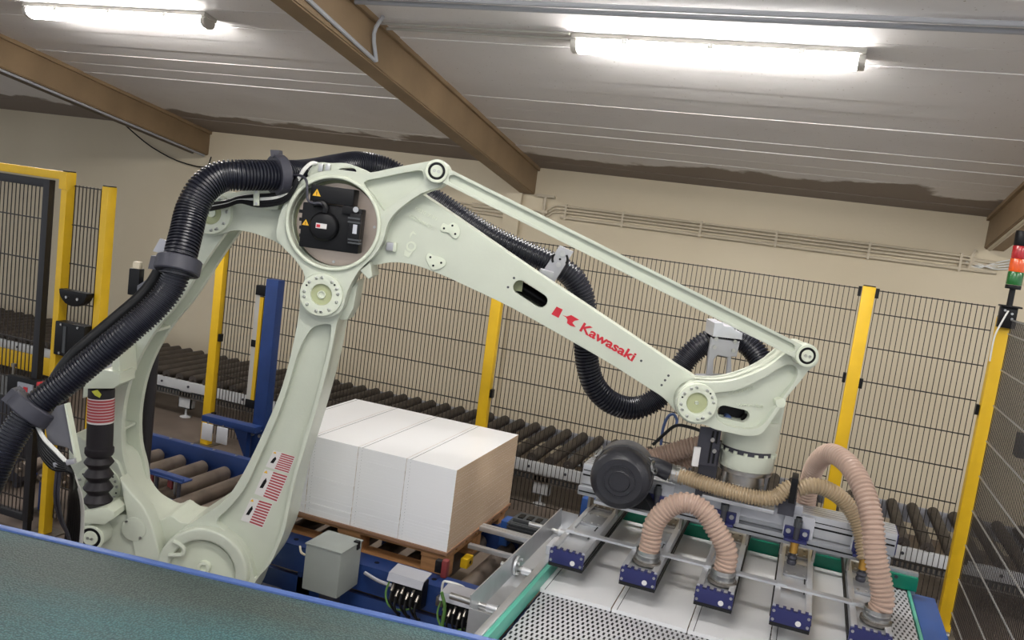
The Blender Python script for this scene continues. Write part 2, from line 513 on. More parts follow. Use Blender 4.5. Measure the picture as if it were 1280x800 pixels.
roof_beam(BEAM_X[3], 'brown roof beam above the robot elbow, the middle one', WALL_Y)
roof_beam(BEAM_X[4], 'brown roof beam at the right edge behind the signal tower', WALL_Y)
roof_beam(BEAM_X[1], 'brown roof beam out of the picture on the far left', WALL_Y)

# fluorescent lights under the ceiling
def lamp(name_label, ca, cb, group='ceiling lights'):
    a, c = V(ca), V(cb); d = (c - a).normalized(); l = (c - a).length
    n = V((0, SLOPE, 1)).normalized(); side = d.cross(n).normalized(); dn = side.cross(d)
    if dn.z > 0: dn = -dn
    mid = (a + c) / 2
    root = empty('fluorescent_light', mid)
    tag(root, name_label, 'ceiling light', group)
    q = MB(); q.obox(mid + dn * .014, d * l, side * .124, dn * .028); q.build('lamp_body', 'lamp_body', root, bevel=.006)
    q = MB()
    prof = [(-.052, .028), (-.054, .048), (-.042, .072), (-.018, .084), (.018, .084), (.042, .072), (.054, .048), (.052, .028)]
    for e in (-1, 1):
        pass
    L0 = mid - d * (l / 2 - .035); q.prism([L0 + side * x + dn * z for x, z in prof], d * (l - .07)); q.build('diffuser', 'diffuser', root)
    for e in (-1, 1):
        q = MB(); E0 = mid + d * e * (l / 2 - .035)
        q.prism([E0 + side * x * 1.03 + dn * z * 1.02 for x, z in prof], d * e * .035); q.build('end_cap', 'lamp_body', root, bevel=.006)
    for k in (-.3, 0, .3):
        for e in (-1, 1):
            q = MB(); q.obox(mid + d * l * k + side * e * .064 + dn * .036, d * .03, side * .006, dn * .03); q.build('clip', 'steel', root)
    return root
n_dn = V((0, -SLOPE, -1)).normalized()
A0, A1 = atCeil(719, 48), atCeil(1084, 64)
y_l = (A0.y + A1.y) / 2
def lamp_pt(x, y): return V((x, y, ceil_z(y)))
lamp('long lit fluorescent light on the ceiling above the upper right of the fence', lamp_pt(A0.x, y_l), lamp_pt(A1.x, y_l))
B0, B1 = atCeil(47, 12), atCeil(256, 14)
y2 = (B0.y + B1.y) / 2
lamp('lit fluorescent light on the ceiling at the upper left corner', lamp_pt(B0.x, y2), lamp_pt(B1.x, y2))
# two unseen rows of lamps added to light the front, thinned on the left
for yy in (1.6, -0.9):
    for xx in ((-0.75, 3.2) if yy > 0 else (-4.7, -0.75, 3.2)):
        lamp('added fluorescent light out of the picture overhead, %s, %s' % ('in front of the viewer' if yy > 0 else 'behind the viewer', {-4.7: 'on the left', -0.75: 'in the middle', 3.2: 'on the right'}[xx]), lamp_pt(xx - .78, yy), lamp_pt(xx + .78, yy), 'added ceiling lights out of view')
lamp('lit fluorescent light out of view beyond the right beam', lamp_pt(2.45, y_l), lamp_pt(4.0, y_l), 'ceiling lights')

# wall conduits: four painted pipes with clips
root = empty('wall_conduit', (-.6, WALL_Y, 2.2)); tag(root, 'four beige conduits running side by side along the back wall', 'conduit')
xs0, xs1 = -2.30, 1.10
for z, r in ((2.325, .010), (2.297, .010), (2.268, .010), (2.222, .014)):
    q = MB(); q.tube([(xs0, WALL_Y - .026, z), (xs1 - .06, WALL_Y - .026, z), (xs1, WALL_Y - .026, z + .02), (xs1 + .03, WALL_Y - .026, z + .09)] if z < 2.3 else
                     [(xs0, WALL_Y - .026, z), (xs1, WALL_Y - .026, z)], r, 8); q.build('pipe', 'conduit_beige', root)
for x in (-2.26, -1.72, -1.02, -.38, .36, 1.04):
    q = MB(); q.box((x - .009, WALL_Y - .040, 2.20), (x + .009, WALL_Y, 2.345)); q.build('clip', 'conduit_beige', root)
for dz in (0, .03, .06):
    q = MB(); q.tube([(xs0, WALL_Y - .02, 2.325 - dz), (xs0 - .08, WALL_Y - .02, 2.315 - dz), (xs0 - .17, WALL_Y - .02, 2.255 - dz), (xs0 - .32, WALL_Y - .02, 2.25 - dz),
                      (xs0 - .9, WALL_Y - .02, 2.25 - dz)], .008, 8); q.build('pipe', 'conduit_beige', root)
for zz in (2.235, 2.20, 2.165):
    q = MB(); q.tube([(-2.6, WALL_Y - .02, zz - .02), (-3.2, WALL_Y - .02, zz), (-4.2, WALL_Y - .02, zz + .01)], .009, 8); q.build('pipe', 'conduit_beige', root)
q = MB(); q.tube([(xs0 - .17, WALL_Y - .03, 2.17), (xs0 - .17, WALL_Y - .03, 2.40)], .016, 8)
q.box((xs0 - .26, WALL_Y - .05, 2.385), (xs0 - .08, WALL_Y, 2.41)); q.box((xs0 - .21, WALL_Y - .05, 2.24), (xs0 - .13, WALL_Y, 2.26)); q.build('junction', 'conduit_beige', root)
for k in range(4):
    q = MB(); q.tube([(1.06 + .02 * k, WALL_Y - .02, 2.30 - .02 * k), (1.16, WALL_Y - .03, 2.28 - .015 * k), (1.32, WALL_Y - .03, 2.255 + .02 * k), (1.6, WALL_Y - .03, 2.34 + .02 * k)], .006, 6)
    q.build('cable', 'cable_white', root)
q = MB(); q.box((-2.86, WALL_Y - .05, 0), (-2.70, WALL_Y, 2.40)); tag(q.build('wall_pier', 'wall_plaster'), kind='structure').name = 'trim_1'

# conduits fixed to the beams and ceiling
def pipe_run(name, label, pts, r, m, n=8):
    q = MB(); q.tube([V(p) for p in pts], r, n, 3); o = q.build(name, m); tag(o, label, 'conduit'); return o
def under(x, y, d): return V((x, y, ceil_z(y) - d))
pipe_run('beam_conduit', 'dark conduit along the underside of the left roof beam', [under(-6.47, YF + .2, .265), under(-6.47, 4, .265), under(-6.47, 7.5, .265)], .013, 'conduit_dark')
pipe_run('beam_conduit', 'pale conduit along the lower right edge of the left roof beam', [under(-6.37, YF + .2, .268), under(-6.37, 4, .268), under(-6.37, 7.56, .268)], .011, 'conduit_grey')
pipe_run('beam_conduit', 'pale conduit along the underside of the right roof beam', [under(1.215, YF + .2, .268), under(1.215, 4, .268), under(1.215, 7.5, .268)], .016, 'conduit_beige')
P0 = under(-2.585, 4.30, .20)
pipe_run('beam_conduit', 'grey conduit running along the side of the middle roof beam', [under(-2.578, 1.0, .19), under(-2.578, 3.2, .19), under(-2.578, 4.42, .23)], .012, 'conduit_grey')
pipe_run('beam_conduit', 'grey conduit climbing from the middle beam to the ceiling', [under(-2.57, 4.42, .235), under(-2.57, 4.36, .10), under(-2.50, 4.32, .02)], .012, 'conduit_grey')
for k, (ua, va, ub, vb) in enumerate(((498, 12, 1279, 30), (560, 5, 1279, 24))):
    a, c = atCeil(ua, va, .03), atCeil(ub, vb, .03); yy = (a.y + c.y) / 2
    pipe_run('ceiling_conduit', ('lower' if k == 0 else 'upper') + ' grey conduit of the pair crossing the top right of the ceiling',
             [(BEAM_X[3] + .1, yy, ceil_z(yy) - .03), (-.5, yy, ceil_z(yy) - .03), (BEAM_X[4] - .1, yy, ceil_z(yy) - .03)], .013, 'conduit_grey')
for k, yy in enumerate((y_l - .02, y_l - .09)):
    pipe_run('lamp_feed', ('nearer' if k else 'farther') + ' thin pipe feeding the right light from the middle beam',
             [(BEAM_X[3] + .1, yy, ceil_z(yy) - .02), (-2.0, yy, ceil_z(yy) - .02), (A0.x + (.02 if k == 0 else .0), yy, ceil_z(yy) - .02)], .008, 'lamp_body')
# slack black cable from the left beam to the wall behind the hose
pipe_run('slack_cable', 'black cable sagging along the wall from the left beam end', [atY(148, 148, 7.4), atY(165, 164, 7.5), atY(190, 184, 7.55), atY(222, 201, 7.55), atY(256, 209, 7.56), atY(264, 196, 7.56)], .007, 'cable_black', 6)
# ================================================================== BACKGROUND ROLLER CONVEYOR
CX0, CX1 = -9.6, 4.2; CY0, CY1 = 6.08, 7.16; CZ = 0.335
root = empty('roller_conveyor', (-3, (CY0 + CY1) / 2, 0)); tag(root, 'long low roller conveyor with pale side rail along the back wall', 'conveyor')
q = MB(); q.box((CX0, CY0, CZ - .085), (CX1, CY0 + .035, CZ)); q.build('near_rail', 'rail_pale', root, bevel=.003)
q = MB(); q.box((CX0, CY1 - .04, CZ - .11), (CX1, CY1, CZ + .02)); q.build('far_rail', 'rail_grey', root, bevel=.003)
q = MB(); q.box((CX0, CY0 + .02, CZ - .155), (CX1, CY0 + .06, CZ - .10)); q.build('chain_guard', 'motor_grey', root)
q = MB(); rr = .043
q.lathe([(.012, -.03), (.012, .0), (rr, .001), (rr, .99), (.012, .991), (.012, 1.03)], (0, 0, 0), (0, 1, 0), 14)
rme = q.mesh('roller', 'roller_dark')
k = 0; x = CX0 + .1
while x < CX1 - .05:
    inst(rme, 'roller', TR(x, CY0 + .045, CZ + .012), root); x += .1475; k += 1
q = MB(); bolt = MB().cyl((0, 0, 0), (0, -.008, 0), .011, n=8).mesh('rail_bolt', 'dark_steel')
x = CX0 + .1
while x < CX1 - .1:
    inst(bolt, 'rail_bolt', TR(x, CY0, CZ - .04), root); x += .295
q = MB(); q.box((CX0 + .02, CY0 + .005, CZ - .152), (CX1, CY0 + .02, CZ - .142))
x = CX0
while x < CX1: q.box((x, CY0 + .008, CZ - .135), (x + .012, CY0 + .02, CZ - .105)); x += .032
o = q.build('chain', 'steel_worn', root); o['kind'] = 'stuff'
for x in (-8.6, -6.9, -5.12, -3.4, -1.72, 0.05, 1.8, 3.4):
    for yy in (CY0 + .02, CY1 - .1):
        q = MB(); q.box((x - .07, yy, CZ - .25), (x + .07, yy + .012, CZ - .06)); q.box((x - .07, yy, CZ - .25), (x - .06, yy + .06, CZ - .06)); q.box((x + .06, yy, CZ - .25), (x + .07, yy + .06, CZ - .06))
        q.box((x - .07, yy, CZ - .25), (x + .07, yy + .06, CZ - .243))
        q.cyl((x, yy + .03, .008), (x, yy + .03, CZ - .22), .010, n=8); q.build('leg', 'rail_pale', root)
        q = MB(); q.lathe([(.05, 0), (.05, .006), (.02, .016)], (x, yy + .03, 0), (0, 0, 1), 12); q.build('foot', 'rail_pale', root)
q = MB(); q.box((-9.0, CY0 - .05, .10), (-6.35, CY0 - .02, .265)); tag(q.build('guard_board', 'yellow_paint', bevel=.004), 'yellow guard board in front of the far conveyor seen through the gate', 'guard board')
q = MB(); q.box((-9.0, CY0 - .045, 0), (-8.92, CY0 - .025, .1)); q.box((-6.5, CY0 - .045, 0), (-6.42, CY0 - .025, .1)); q.build('board_foot', 'dark_steel', bpy.data.objects['guard_board'])

# ================================================================== FENCE
FY = 5.6; FTOP = 2.02
def post(x, y, top, label, name='fence_post', wx=.075, wy=.06, brackets=((1.62, 1),), rz=0.0, group='yellow fence posts', m='yellow_paint'):
    root = empty(name, (x, y, 0), rz); tag(root, label, 'post', group)
    M = TR(x, y, 0) @ Matrix.Rotation(rz, 4, 'Z')
    q = MB(); q.box((-wx / 2, -wy / 2, .008), (wx / 2, wy / 2, top), M=M); q.build('post_tube', m, root, bevel=.004)
    q = MB(); q.box((-wx / 2 + .003, -wy / 2 + .003, top), (wx / 2 - .003, wy / 2 - .003, top + .006), M=M); q.build('cap', 'plastic_black', root)
    q = MB(); q.box((-.08, -.08, 0), (.08, .08, .008), M=M); q.build('foot_plate', 'steel_worn', root)
    for z, sgn in brackets:
        q = MB(); q.box((sgn * wx / 2 - .004, -.02, z - .03), (sgn * (wx / 2 + .022), .02, z + .03), M=M); q.build('panel_clip', 'plastic_black', root)
    return root
def wire_panel(name, a, c, z0, z1, label, pitch=.0297, hz=(), wire='fence_wire', rv=.0021, frame=None, group='wire mesh fence panels', hwire=None, cat='fence panel'):
    a = V(a); c = V(c); d = c - a; l = d.length; d.normalize(); nrm = V((-d.y, d.x, 0))
    root = empty(name, ((a.x + c.x) / 2, (a.y + c.y) / 2, z0)); tag(root, label, cat, group)
    q = MB(); n = int(l / pitch)
    for i in range(n + 1):
        p = a + d * (l * i / n)
        q.obox((p.x, p.y, (z0 + z1) / 2), d * rv * 2, nrm * rv * 2, ZA * (z1 - z0))
    o = q.build('vertical_wires', wire, root); o['kind'] = 'stuff'
    for z in hz:
        q = MB(); mid = (a + c) / 2 + nrm * -.005
        q.obox((mid.x, mid.y, z), d * l, nrm * .007, ZA * .0065); q.build('horizontal_wire', hwire or wire, root)
    return root
PX = (-4.45, -2.08, .305, 1.045)
hzs = [2.012 - .0055] + [1.868 - .2115 * i for i in range(9)]
for i, lab in enumerate(('wire mesh fence panel behind the blue column, right of the free-standing yellow post',
                         'wide wire mesh fence panel behind the arm and the gripper',
                         'narrow wire mesh fence panel between the two rightmost yellow posts')):
    wire_panel('wire_mesh_fence', (PX[i] + .05, FY + .012, 0), (PX[i + 1] - .05, FY + .012, 0), .10, 2.012, lab, hz=hzs)
post(PX[0], FY, FTOP, 'yellow fence post standing free left of the blue column', brackets=((1.66, 1), (.9, 1), (.25, 1)))
post(PX[1], FY, FTOP, 'yellow fence post behind the board stack and the upper arm', brackets=((1.66, 1), (1.66, -1), (.9, 1), (.25, -1)))
post(PX[2], FY, FTOP + .005, 'yellow fence post behind the arching tan hose', brackets=((1.99, 1), (1.99, -1), (1.45, -1), (1.43, 1), (.45, 1), (.45, -1)))
post(PX[3] + .005, FY - .02, 1.955, 'yellow corner post carrying the signal tower at the right', brackets=((1.40, -1), (.5, 1)), wx=.075, wy=.075)
# side fence running from the corner post toward the viewer
SX = PX[3] + .03
wire_panel('wire_mesh_fence', (SX, FY - .08, 0), (SX, 2.6, 0), .10, 1.955, 'dark wire mesh fence panel seen edge-on at the right edge', pitch=.0297, rv=.0021, hz=[1.95] + [1.868 - .2115 * i for i in range(9)], hwire='galvanised_wire')
q = MB(); q.box((SX - .06, 2.5, 0), (SX + .02, 2.58, 1.955)); tag(q.build('fence_post', 'yellow_paint', bevel=.004), 'yellow fence post out of the picture at the near end of the side fence', 'post', 'yellow fence posts')
# red and grey switch on the side fence
root = empty('gate_switch', (SX + .05, 4.95, 1.30)); tag(root, 'small grey and red switch box behind the side fence mesh', 'switch')
q = MB(); q.box((SX + .02, 4.90, 1.28), (SX + .08, 4.99, 1.40)); q.build('switch_body', 'motor_grey', root, bevel=.004)
q = MB(); q.cyl((SX + .08, 4.93, 1.35), (SX + .13, 4.93, 1.36), .016, n=12); q.build('button', 'red_plastic', root)
q = MB(); q.box((SX + .08, 4.96, 1.29), (SX + .10, 4.985, 1.34)); q.build('cover', 'conduit_beige', root)

# ------------------------------------------------------------------ signal tower
tx, ty = PX[3] + .004, FY - .075
root = empty('signal_tower', (tx, ty, 1.955)); tag(root, 'signal tower with red, orange and green lenses on the corner post', 'signal light')
q = MB(); q.box((tx - .045, ty - .02, 1.90), (tx + .045, ty + .018, 2.02)); q.box((tx - .05, ty - .05, 2.02), (tx + .06, ty + .04, 2.03)); q.build('bracket', 'plastic_black', root, bevel=.003)
q = MB(); q.cyl((tx, ty, 2.03), (tx, ty, 2.125), .016, n=14); q.build('stem', 'plastic_black', root)
zz = 2.125
for nm, h, m in (('base_ring', .024, 'plastic_black'), ('green_lens', .075, 'tower_green'), ('orange_lens', .075, 'tower_orange'), ('red_lens', .073, 'tower_red'), ('top_cap', .085, 'plastic_black')):
    q = MB(); q.lathe([(.0395, 0), (.041, .003), (.041, h - .004), (.0395, h - .001)], (tx, ty, zz), ZA, 24); q.build(nm, m, root); zz += h
for dx, dz in ((.018, 1.985), (.022, 1.955), (-.02, 2.0)):
    q = MB(); q.cyl((tx + dx, ty - .021, dz), (tx + dx, ty - .027, dz), .007, n=8); q.build('screw', 'steel', root)
q = MB(); q.tube([(tx - .005, ty - .03, 2.00), (tx - .03, ty - .045, 1.93), (tx - .05, ty - .04, 1.84), (tx - .05, ty - .04, 1.70)], .005, 6); q.build('cable', 'cable_white', root)

# ------------------------------------------------------------------ gate at the left
GY = 3.6; GX = -3.925
post(GX, GY, 2.085, 'tall yellow gate post at the left, in front of the black hose', name='gate_post', wx=.042, wy=.060, brackets=(), group='yellow gate posts')
root = empty('gate_header', (-4.9, GY, 2.035)); tag(root, 'yellow header bar across the top of the gate', 'gate header')
q = MB(); q.box((-5.9, GY - .03, 2.04), (GX - .0215, GY + .03, 2.085)); q.build('header_tube', 'yellow_paint', root, bevel=.003)
q = MB(); q.box((GX - .03, GY - .037, 1.99), (GX + .022, GY - .031, 2.084)); q.build('corner_plate', 'yellow_paint', root)
root = wire_panel('gate_door', (-5.82, GY - .025, 0), (GX - .12, GY - .025, 0), .10, 2.02, 'black framed wire mesh gate door under the yellow header', pitch=.0295, hz=[1.81 - .232 * i for i in range(8)], group='gate doors', cat='gate')
for lo, hi in (((-5.86, GY - .045, .06), (-5.82, GY - .005, 2.03)), ((GX - .135, GY - .045, .06), (GX - .09, GY - .005, 2.03)), ((-5.82, GY - .045, 1.985), (GX - .135, GY - .005, 2.03)), ((-5.82, GY - .045, .06), (GX - .135, GY - .005, .10))):
    q = MB(); q.box(lo, hi); q.build('door_frame', 'gate_black', root, bevel=.003)
q = MB(); q.box((GX - .13, GY - .04, 0), (GX - .095, GY - .01, .06)); q.build('door_foot', 'gate_black', root)
# second yellow post and the narrow mesh between the two
G2 = V((-3.655, 3.62, 0))
post(G2.x, G2.y, 2.035, 'shorter yellow post just right of the gate, beside the bare wall', name='gate_post', wx=.045, wy=.062, brackets=(), group='yellow gate posts')
wire_panel('wire_mesh_fence', (GX + .03, GY + .02, 0), (G2.x - .03, GY + .02, 0), .10, 2.02, 'narrow wire mesh panel between the two yellow gate posts', pitch=.026, hz=[2.014] + [1.80 - .215 * i for i in range(8)])
# black interlock boxes on the mesh
def on_mesh(f): return V((GX + .03, GY + .02, 0)).lerp(V((G2.x - .03, GY + .02, 0)), f)
dm = (on_mesh(1) - on_mesh(0)).normalized(); nm_ = V((dm.y, -dm.x, 0))
if nm_.dot(CAM - on_mesh(.5)) < 0: nm_ = -nm_
root = empty('interlock_cover', on_mesh(.5) + V((0, 0, 1.2))); tag(root, 'small rounded black cover on the mesh between the gate posts', 'cover')
pl = atY(100, 372, GY)
c0 = on_mesh(.55) + nm_ * .03 + ZA * pl.z
q = MB(); loop = []
for k in range(13):
    a = math.pi + math.pi * k / 12; loop.append(c0 + dm * (.10 * math.cos(a)) + ZA * (.085 * math.sin(a) + .04))
q.prism(loop, nm_ * .05); q.build('cover_shell', 'plastic_black', root, bevel=.004)
for k in (-.04, .04):
    q = MB(); q.cyl(c0 + dm * k + nm_ * .05, c0 + dm * k + nm_ * .056, .008, n=8); q.build('screw', 'steel', root)
root = empty('interlock_box', on_mesh(.5) + V((0, 0, .95))); tag(root, 'tall black box on the mesh below the rounded cover', 'box')
c0 = on_mesh(.5) + nm_ * .04 + ZA * atY(98, 425, GY).z
q = MB(); q.obox(c0, dm * .21, nm_ * .07, ZA * .19); q.build('box_shell', 'plastic_black', root, bevel=.006)
for k in (-.06, .06):
    for j in (-.08, .08):
        q = MB(); q.cyl(c0 + dm * k + ZA * j + nm_ * .035, c0 + dm * k + ZA * j + nm_ * .04, .007, n=8); q.build('screw', 'steel', root)
q = MB(); q.obox(c0 + dm * -.03 + nm_ * .037, dm * .02, nm_ * .004, ZA * .15); q.build('groove', 'motor_grey', root)
# grey and red control unit on the gate latch
root = empty('gate_lock', (-4.1, GY - .03, .80)); tag(root, 'black gate lock with grey face and red marking beside the gate post', 'lock')
q = MB(); q.box((-4.19, GY - .085, .76), (-3.955, GY - .046, .91)); q.build('lock_body', 'plastic_black', root, bevel=.005)
q = MB(); q.box((-4.10, GY - .095, .80), (-3.985, GY - .085, .885)); q.build('face_plate', 'rail_grey', root, bevel=.002)
q = MB(); q.box((-4.05, GY - .098, .815), (-4.02, GY - .095, .865)); q.build('red_mark', 'red_plastic', root)
q = MB(); q.box((-3.955, GY - .098, .80), (-3.90, GY - .046, .91)); q.build('red_flange', 'red_plastic', root, bevel=.003)
q = MB(); q.cyl((-4.17, GY - .065, .91), (-4.17, GY - .065, .96), .008, n=8); q.cyl((-4.17, GY - .065, .955), (-4.17, GY - .065, .972), .014, n=10); q.build('key', 'steel_worn', root)
# dark equipment behind the gate
root = empty('control_cabinet', (-5.2, 4.2, 0)); tag(root, 'dark equipment cabinet low behind the gate mesh', 'cabinet')
q = MB(); q.box((-6.2, 4.0, .04), (-4.62, 4.35, .58)); q.build('cabinet_body', 'dark_steel', root, bevel=.008)
q = MB(); q.box((-6.22, 3.99, .58), (-4.60, 4.36, .605)); q.build('cabinet_top', 'motor_grey', root, bevel=.004)
for x in (-6.16, -4.66):
    for yy in (4.03, 4.30):
        q = MB(); q.box((x - .02, yy - .02, 0), (x + .02, yy + .02, .04)); q.build('foot', 'dark_steel', root)
for k in range(3):
    q = MB(); x = -5.35 + .22 * k; q.tube([(x, 4.15, .605), (x + .02, 4.13, .68), (x + .08, 4.1, .71), (x + .11, 4.1, .63), (x + .11, 4.1, .605)], .008, 6); q.build('cable', 'cable_white', root)

# ------------------------------------------------------------------ blue column with light curtain
root = empty('blue_column', (-3.52, 5.0, 0)); tag(root, 'dark blue steel column with side arm behind the robot', 'column')
q = MB(); q.box((-3.575, 4.98, .01), (-3.475, 5.06, 1.515)); q.build('column_tube', 'blue_paint', root, bevel=.004)
q = MB(); q.box((-3.62, 4.93, 0), (-3.43, 5.11, .01)); q.build('foot_plate', 'blue_paint', root)
q = MB(); q.box((-3.95, 4.90, .43), (-3.49, 4.98, .475)); q.build('side_arm', 'blue_paint', root, bevel=.003)
q = MB(); q.prism([V((-3.575, 4.93, .44)), V((-3.70, 4.93, .44)), V((-3.575, 4.93, .22))], (0, .05, 0)); q.build('gusset', 'blue_paint', root)
for x in (-3.56, -3.50):
    for z in (.40, .44): 
        q = MB(); q.cyl((x, 4.98, z), (x, 4.965, z), .012, n=8); q.build('bolt', 'steel', root)
for x, lab in ((-3.885, 'white plastic tag hanging under the blue arm, the left one'), (-3.755, 'white plastic tag hanging under the blue arm, nearer the column')):
    r2 = empty('hanging_tag', (x, 4.90, .30)); tag(r2, lab, 'tag', 'white tags under the blue arm')
    q = MB(); q.box((x - .045, 4.885, .305), (x + .045, 4.895, .425)); q.build('tag_sheet', 'tag_white', r2, bevel=.002)
    q = MB(); q.cyl((x, 4.892, .41), (x, 4.892, .44), .006, n=6); q.build('tag_hook', 'steel', r2)
root = empty('light_curtain', (-3.62, 5.0, .62)); tag(root, 'slim yellow and grey light curtain bar beside the blue column', 'light curtain')
q = MB(); q.box((-3.652, 4.985, .64), (-3.616, 5.03, 1.40)); q.build('sensor_face', 'lamp_body', root)
q = MB(); q.box((-3.616, 4.985, .64), (-3.586, 5.03, 1.38)); q.build('sensor_housing', 'yellow_paint', root)
for za, zb_ in ((1.39, 1.46), (.58, .64)):
    q = MB(); q.box((-3.655, 4.98, za), (-3.575, 5.035, zb_)); q.build('end_bracket', 'plastic_black', root, bevel=.004)
q = MB(); q.box((-3.654, 4.982, 1.02), (-3.618, 4.99, 1.07)); q.build('window_band', 'plastic_black', root)
# ================================================================== ROBOT
RB = atT(185, 690, 3.92); rbx, rby = RB.x, RB.y
robot = empty('palletizing_robot', (rbx, rby, 0), -YAW)
tag(robot, 'large pale green palletizing robot with a black corrugated hose along its arm', 'robot')
def disc(q, px, t, r, th, mi=0, n=32):
    c = atT(px[0], px[1], t); q.cyl(c, c - TA * th, r, n=n, mi=mi); return c
PXM = 1060 / 3.65 * .985      # photo pixels per metre at the arm

# --- turret casting and pedestal
q = MB()
T0, T1 = 3.72, 3.95
ol = outline([(88, 545), (112, 556), (130, 566), (148, 580), (158, 612), (170, 632), (183, 642), (200, 650), (213, 645), (226, 653), (245, 656), (272, 664), (292, 695), (306, 740), (290, 800), (90, 800), (86, 740), (92, 690), (100, 655), (88, 610)], T0)
q.plate(ol, [], T0, T1, FR, .03, 3)
turret = q.build('turret', 'robot_paint', robot)
q = MB()
ol = outline([(152, 596, 1), (166, 614), (184, 636), (196, 668), (203, 700), (206, 740), (190, 760), (176, 740), (170, 690), (160, 640)], 3.66)
q.plate(ol, [], 3.64, 3.72, FR, .02, 3)
ol = outline([(118, 645, 1), (178, 644, 1), (188, 668), (198, 715), (130, 715, 1)], 3.64)
q.plate(ol, [], 3.655, 3.75, FR, .015, 2)
q.build('turret_rib', 'robot_paint', robot)
q = MB(); c = atT(168, 661, 3.645); q.cyl(c, c - TA * .008, .055, n=32)
cov = q.build('round_cover', 'robot_paint', robot, bevel=.002)
for a in (2.35, -.78):
    p = c + (SA * math.cos(a) + ZA * math.sin(a)) * .048 - TA * .008; q = MB(); q.cyl(p, p - TA * .005, .006, n=8); q.build('screw', 'steel', cov)
zb = 0.02
q = MB(); q.lathe([(.36, 0), (.36, .035), (.30, .05), (.27, .08), (.27, .10)], (rbx, rby, 0), ZA, 40); q.build('pedestal', 'robot_paint', robot)
q = MB(); q.lathe([(.31, 0), (.31, .05)], (rbx, rby, .09), ZA, 40); q.build('swivel_ring', 'robot_pale', robot)

# --- rear link (left limb of the C) with recessed web and a cross rib
q = MB()
TR0 = 3.74
lo = [(236, 266), (240, 252), (252, 241), (268, 237), (283, 243), (292, 256), (293, 270), (286, 285), (270, 307), (255, 329), (237, 357), (219, 383), (192, 416), (170, 455), (158, 490), (152, 530), (153, 567), (160, 596), (162, 622), (152, 640), (125, 642), (104, 630), (95, 608), (99, 588), (108, 572), (116, 540), (128, 490), (146, 440), (172, 385), (200, 335), (226, 295)]
out_ = outline(lo, TR0)
q.plate(out_, [], TR0, TR0 + .035, FR, .010, 2)
q.plate(out_, [], TR0 + .18, TR0 + .215, FR, .006, 1, back=True)
inner = outline([(p[0] - 17 if i_ > 6 and i_ < 20 else p[0], p[1]) for i_, p in enumerate(lo)], TR0)
q.plate(inner, [], TR0 + .03, TR0 + .185, FR)
rear = q.build('rear_link', 'robot_paint', robot)
for px in ((152, 533), (196, 410)):
    q = MB(); c = atT(*px, TR0 + .10); q.obox(c + SA * .005, SA * .05, ZA * .014, TA * .16); q.build('side_rib', 'robot_paint', rear, bevel=.003)
def flange(px, t, r, rin, parent, nb=12, name='bearing_flange', hub=True, th=.02, olive=True, hubr=.38):
    c = atT(px[0], px[1], t)
    q = MB(); cz = (c.dot(SA), c.z)
    q.plate(circle(cz, r, 40), [circle(cz, rin, 32)], t - th, t, FR, .004, 2)
    o = q.build(name, 'robot_pale', parent)
    q = MB(); q.cyl(c + TA * .004, c - TA * .003, rin, n=32); q.build('bearing_cap', 'robot_olive' if olive else 'robot_pale', o)
    if hub:
        q = MB(); q.lathe([(rin * hubr, 0), (rin * hubr, .010), (rin * hubr * .75, .010), (rin * hubr * .68, .003)], c - TA * .003, -TA, 20); q.build('hub', 'robot_pale', o)
    rb = (r + rin) / 2 + .004
    for k in range(nb):
        a = 2 * math.pi * (k + .35 * (k % 3 == 0)) / nb
        p = c + (SA * math.cos(a) + ZA * math.sin(a)) * rb - TA * th
        q = MB(); q.lathe([(.0066, 0), (.0066, .0035), (.0040, .0045), (.0035, .0015)], p, -TA, 10, cap=False); q.build('bolt', 'steel', o)
        if k % 4 == 1:
            a += .26; p = c + (SA * math.cos(a) + ZA * math.sin(a)) * rb - TA * (th + .0006)
            q = MB(); q.cyl(p, p - TA * .0006, .0042, n=10); q.build('pin_hole', 'plastic_black', o)
    return o
flange((125, 607), 3.735, .105, .062, robot, 14, th=.022, olive=False)
flange((265, 266), 3.70, .092, .050, robot, 12, th=.03)

# --- lower arm (right limb of the C)
q = MB()
TL0, TL1 = 3.66, 3.90
low = [(376, 370), (380, 356), (392, 346), (408, 345), (422, 353), (430, 368), (428, 384), (421, 404), (412, 450), (396, 510), (381, 560), (368, 604), (361, 637), (356, 662), (348, 683), (337, 706), (320, 726), (305, 760), (280, 780), (240, 785), (210, 765), (196, 735), (198, 703), (207, 680), (222, 666), (242, 652), (265, 637), (283, 623), (299, 600), (317, 566), (338, 520), (353, 482), (365, 436), (373, 396)]
lowo = outline(low, TL0)
pock = [(384, 418), (394, 408), (410, 405), (414, 412), (408, 445), (392, 506), (376, 560), (364, 604), (357, 636), (352, 660), (340, 690), (325, 715), (318, 722), (312, 700), (298, 676), (276, 660), (271, 650), (285, 636), (305, 612), (325, 570), (346, 522), (361, 480), (373, 440)]
q.plate(lowo, [outline(pock, TL0)], TL0, TL0 + .055, FR, .012, 3)
q.plate(lowo, [], TL0 + .042, TL1, FR, .004, 1)
lower = q.build('lower_arm', 'robot_paint', robot)
q = MB(); J2 = sz(252, 716, 3.62)
arc = [(J2[0] + .215 * math.cos(a), J2[1] + .215 * math.sin(a)) for a in [math.radians(x) for x in range(-60, 241, 8)]]
q.plate(circle(J2, .205, 48), [circle(J2, .150, 40)], 3.615, 3.70, FR, .012, 3)
q.build('hub_ring', 'robot_paint', lower)
q = MB(); c = atT(252, 716, 3.66); q.cyl(c, c - TA * .01, .155, n=40); cc = atT(256, 708, 3.65)
q.lathe([(.030, 0), (.028, .02), (.016, .022), (.014, .01)], cc, -TA, 20); q.build('hub_cover', 'robot_pale', lower)
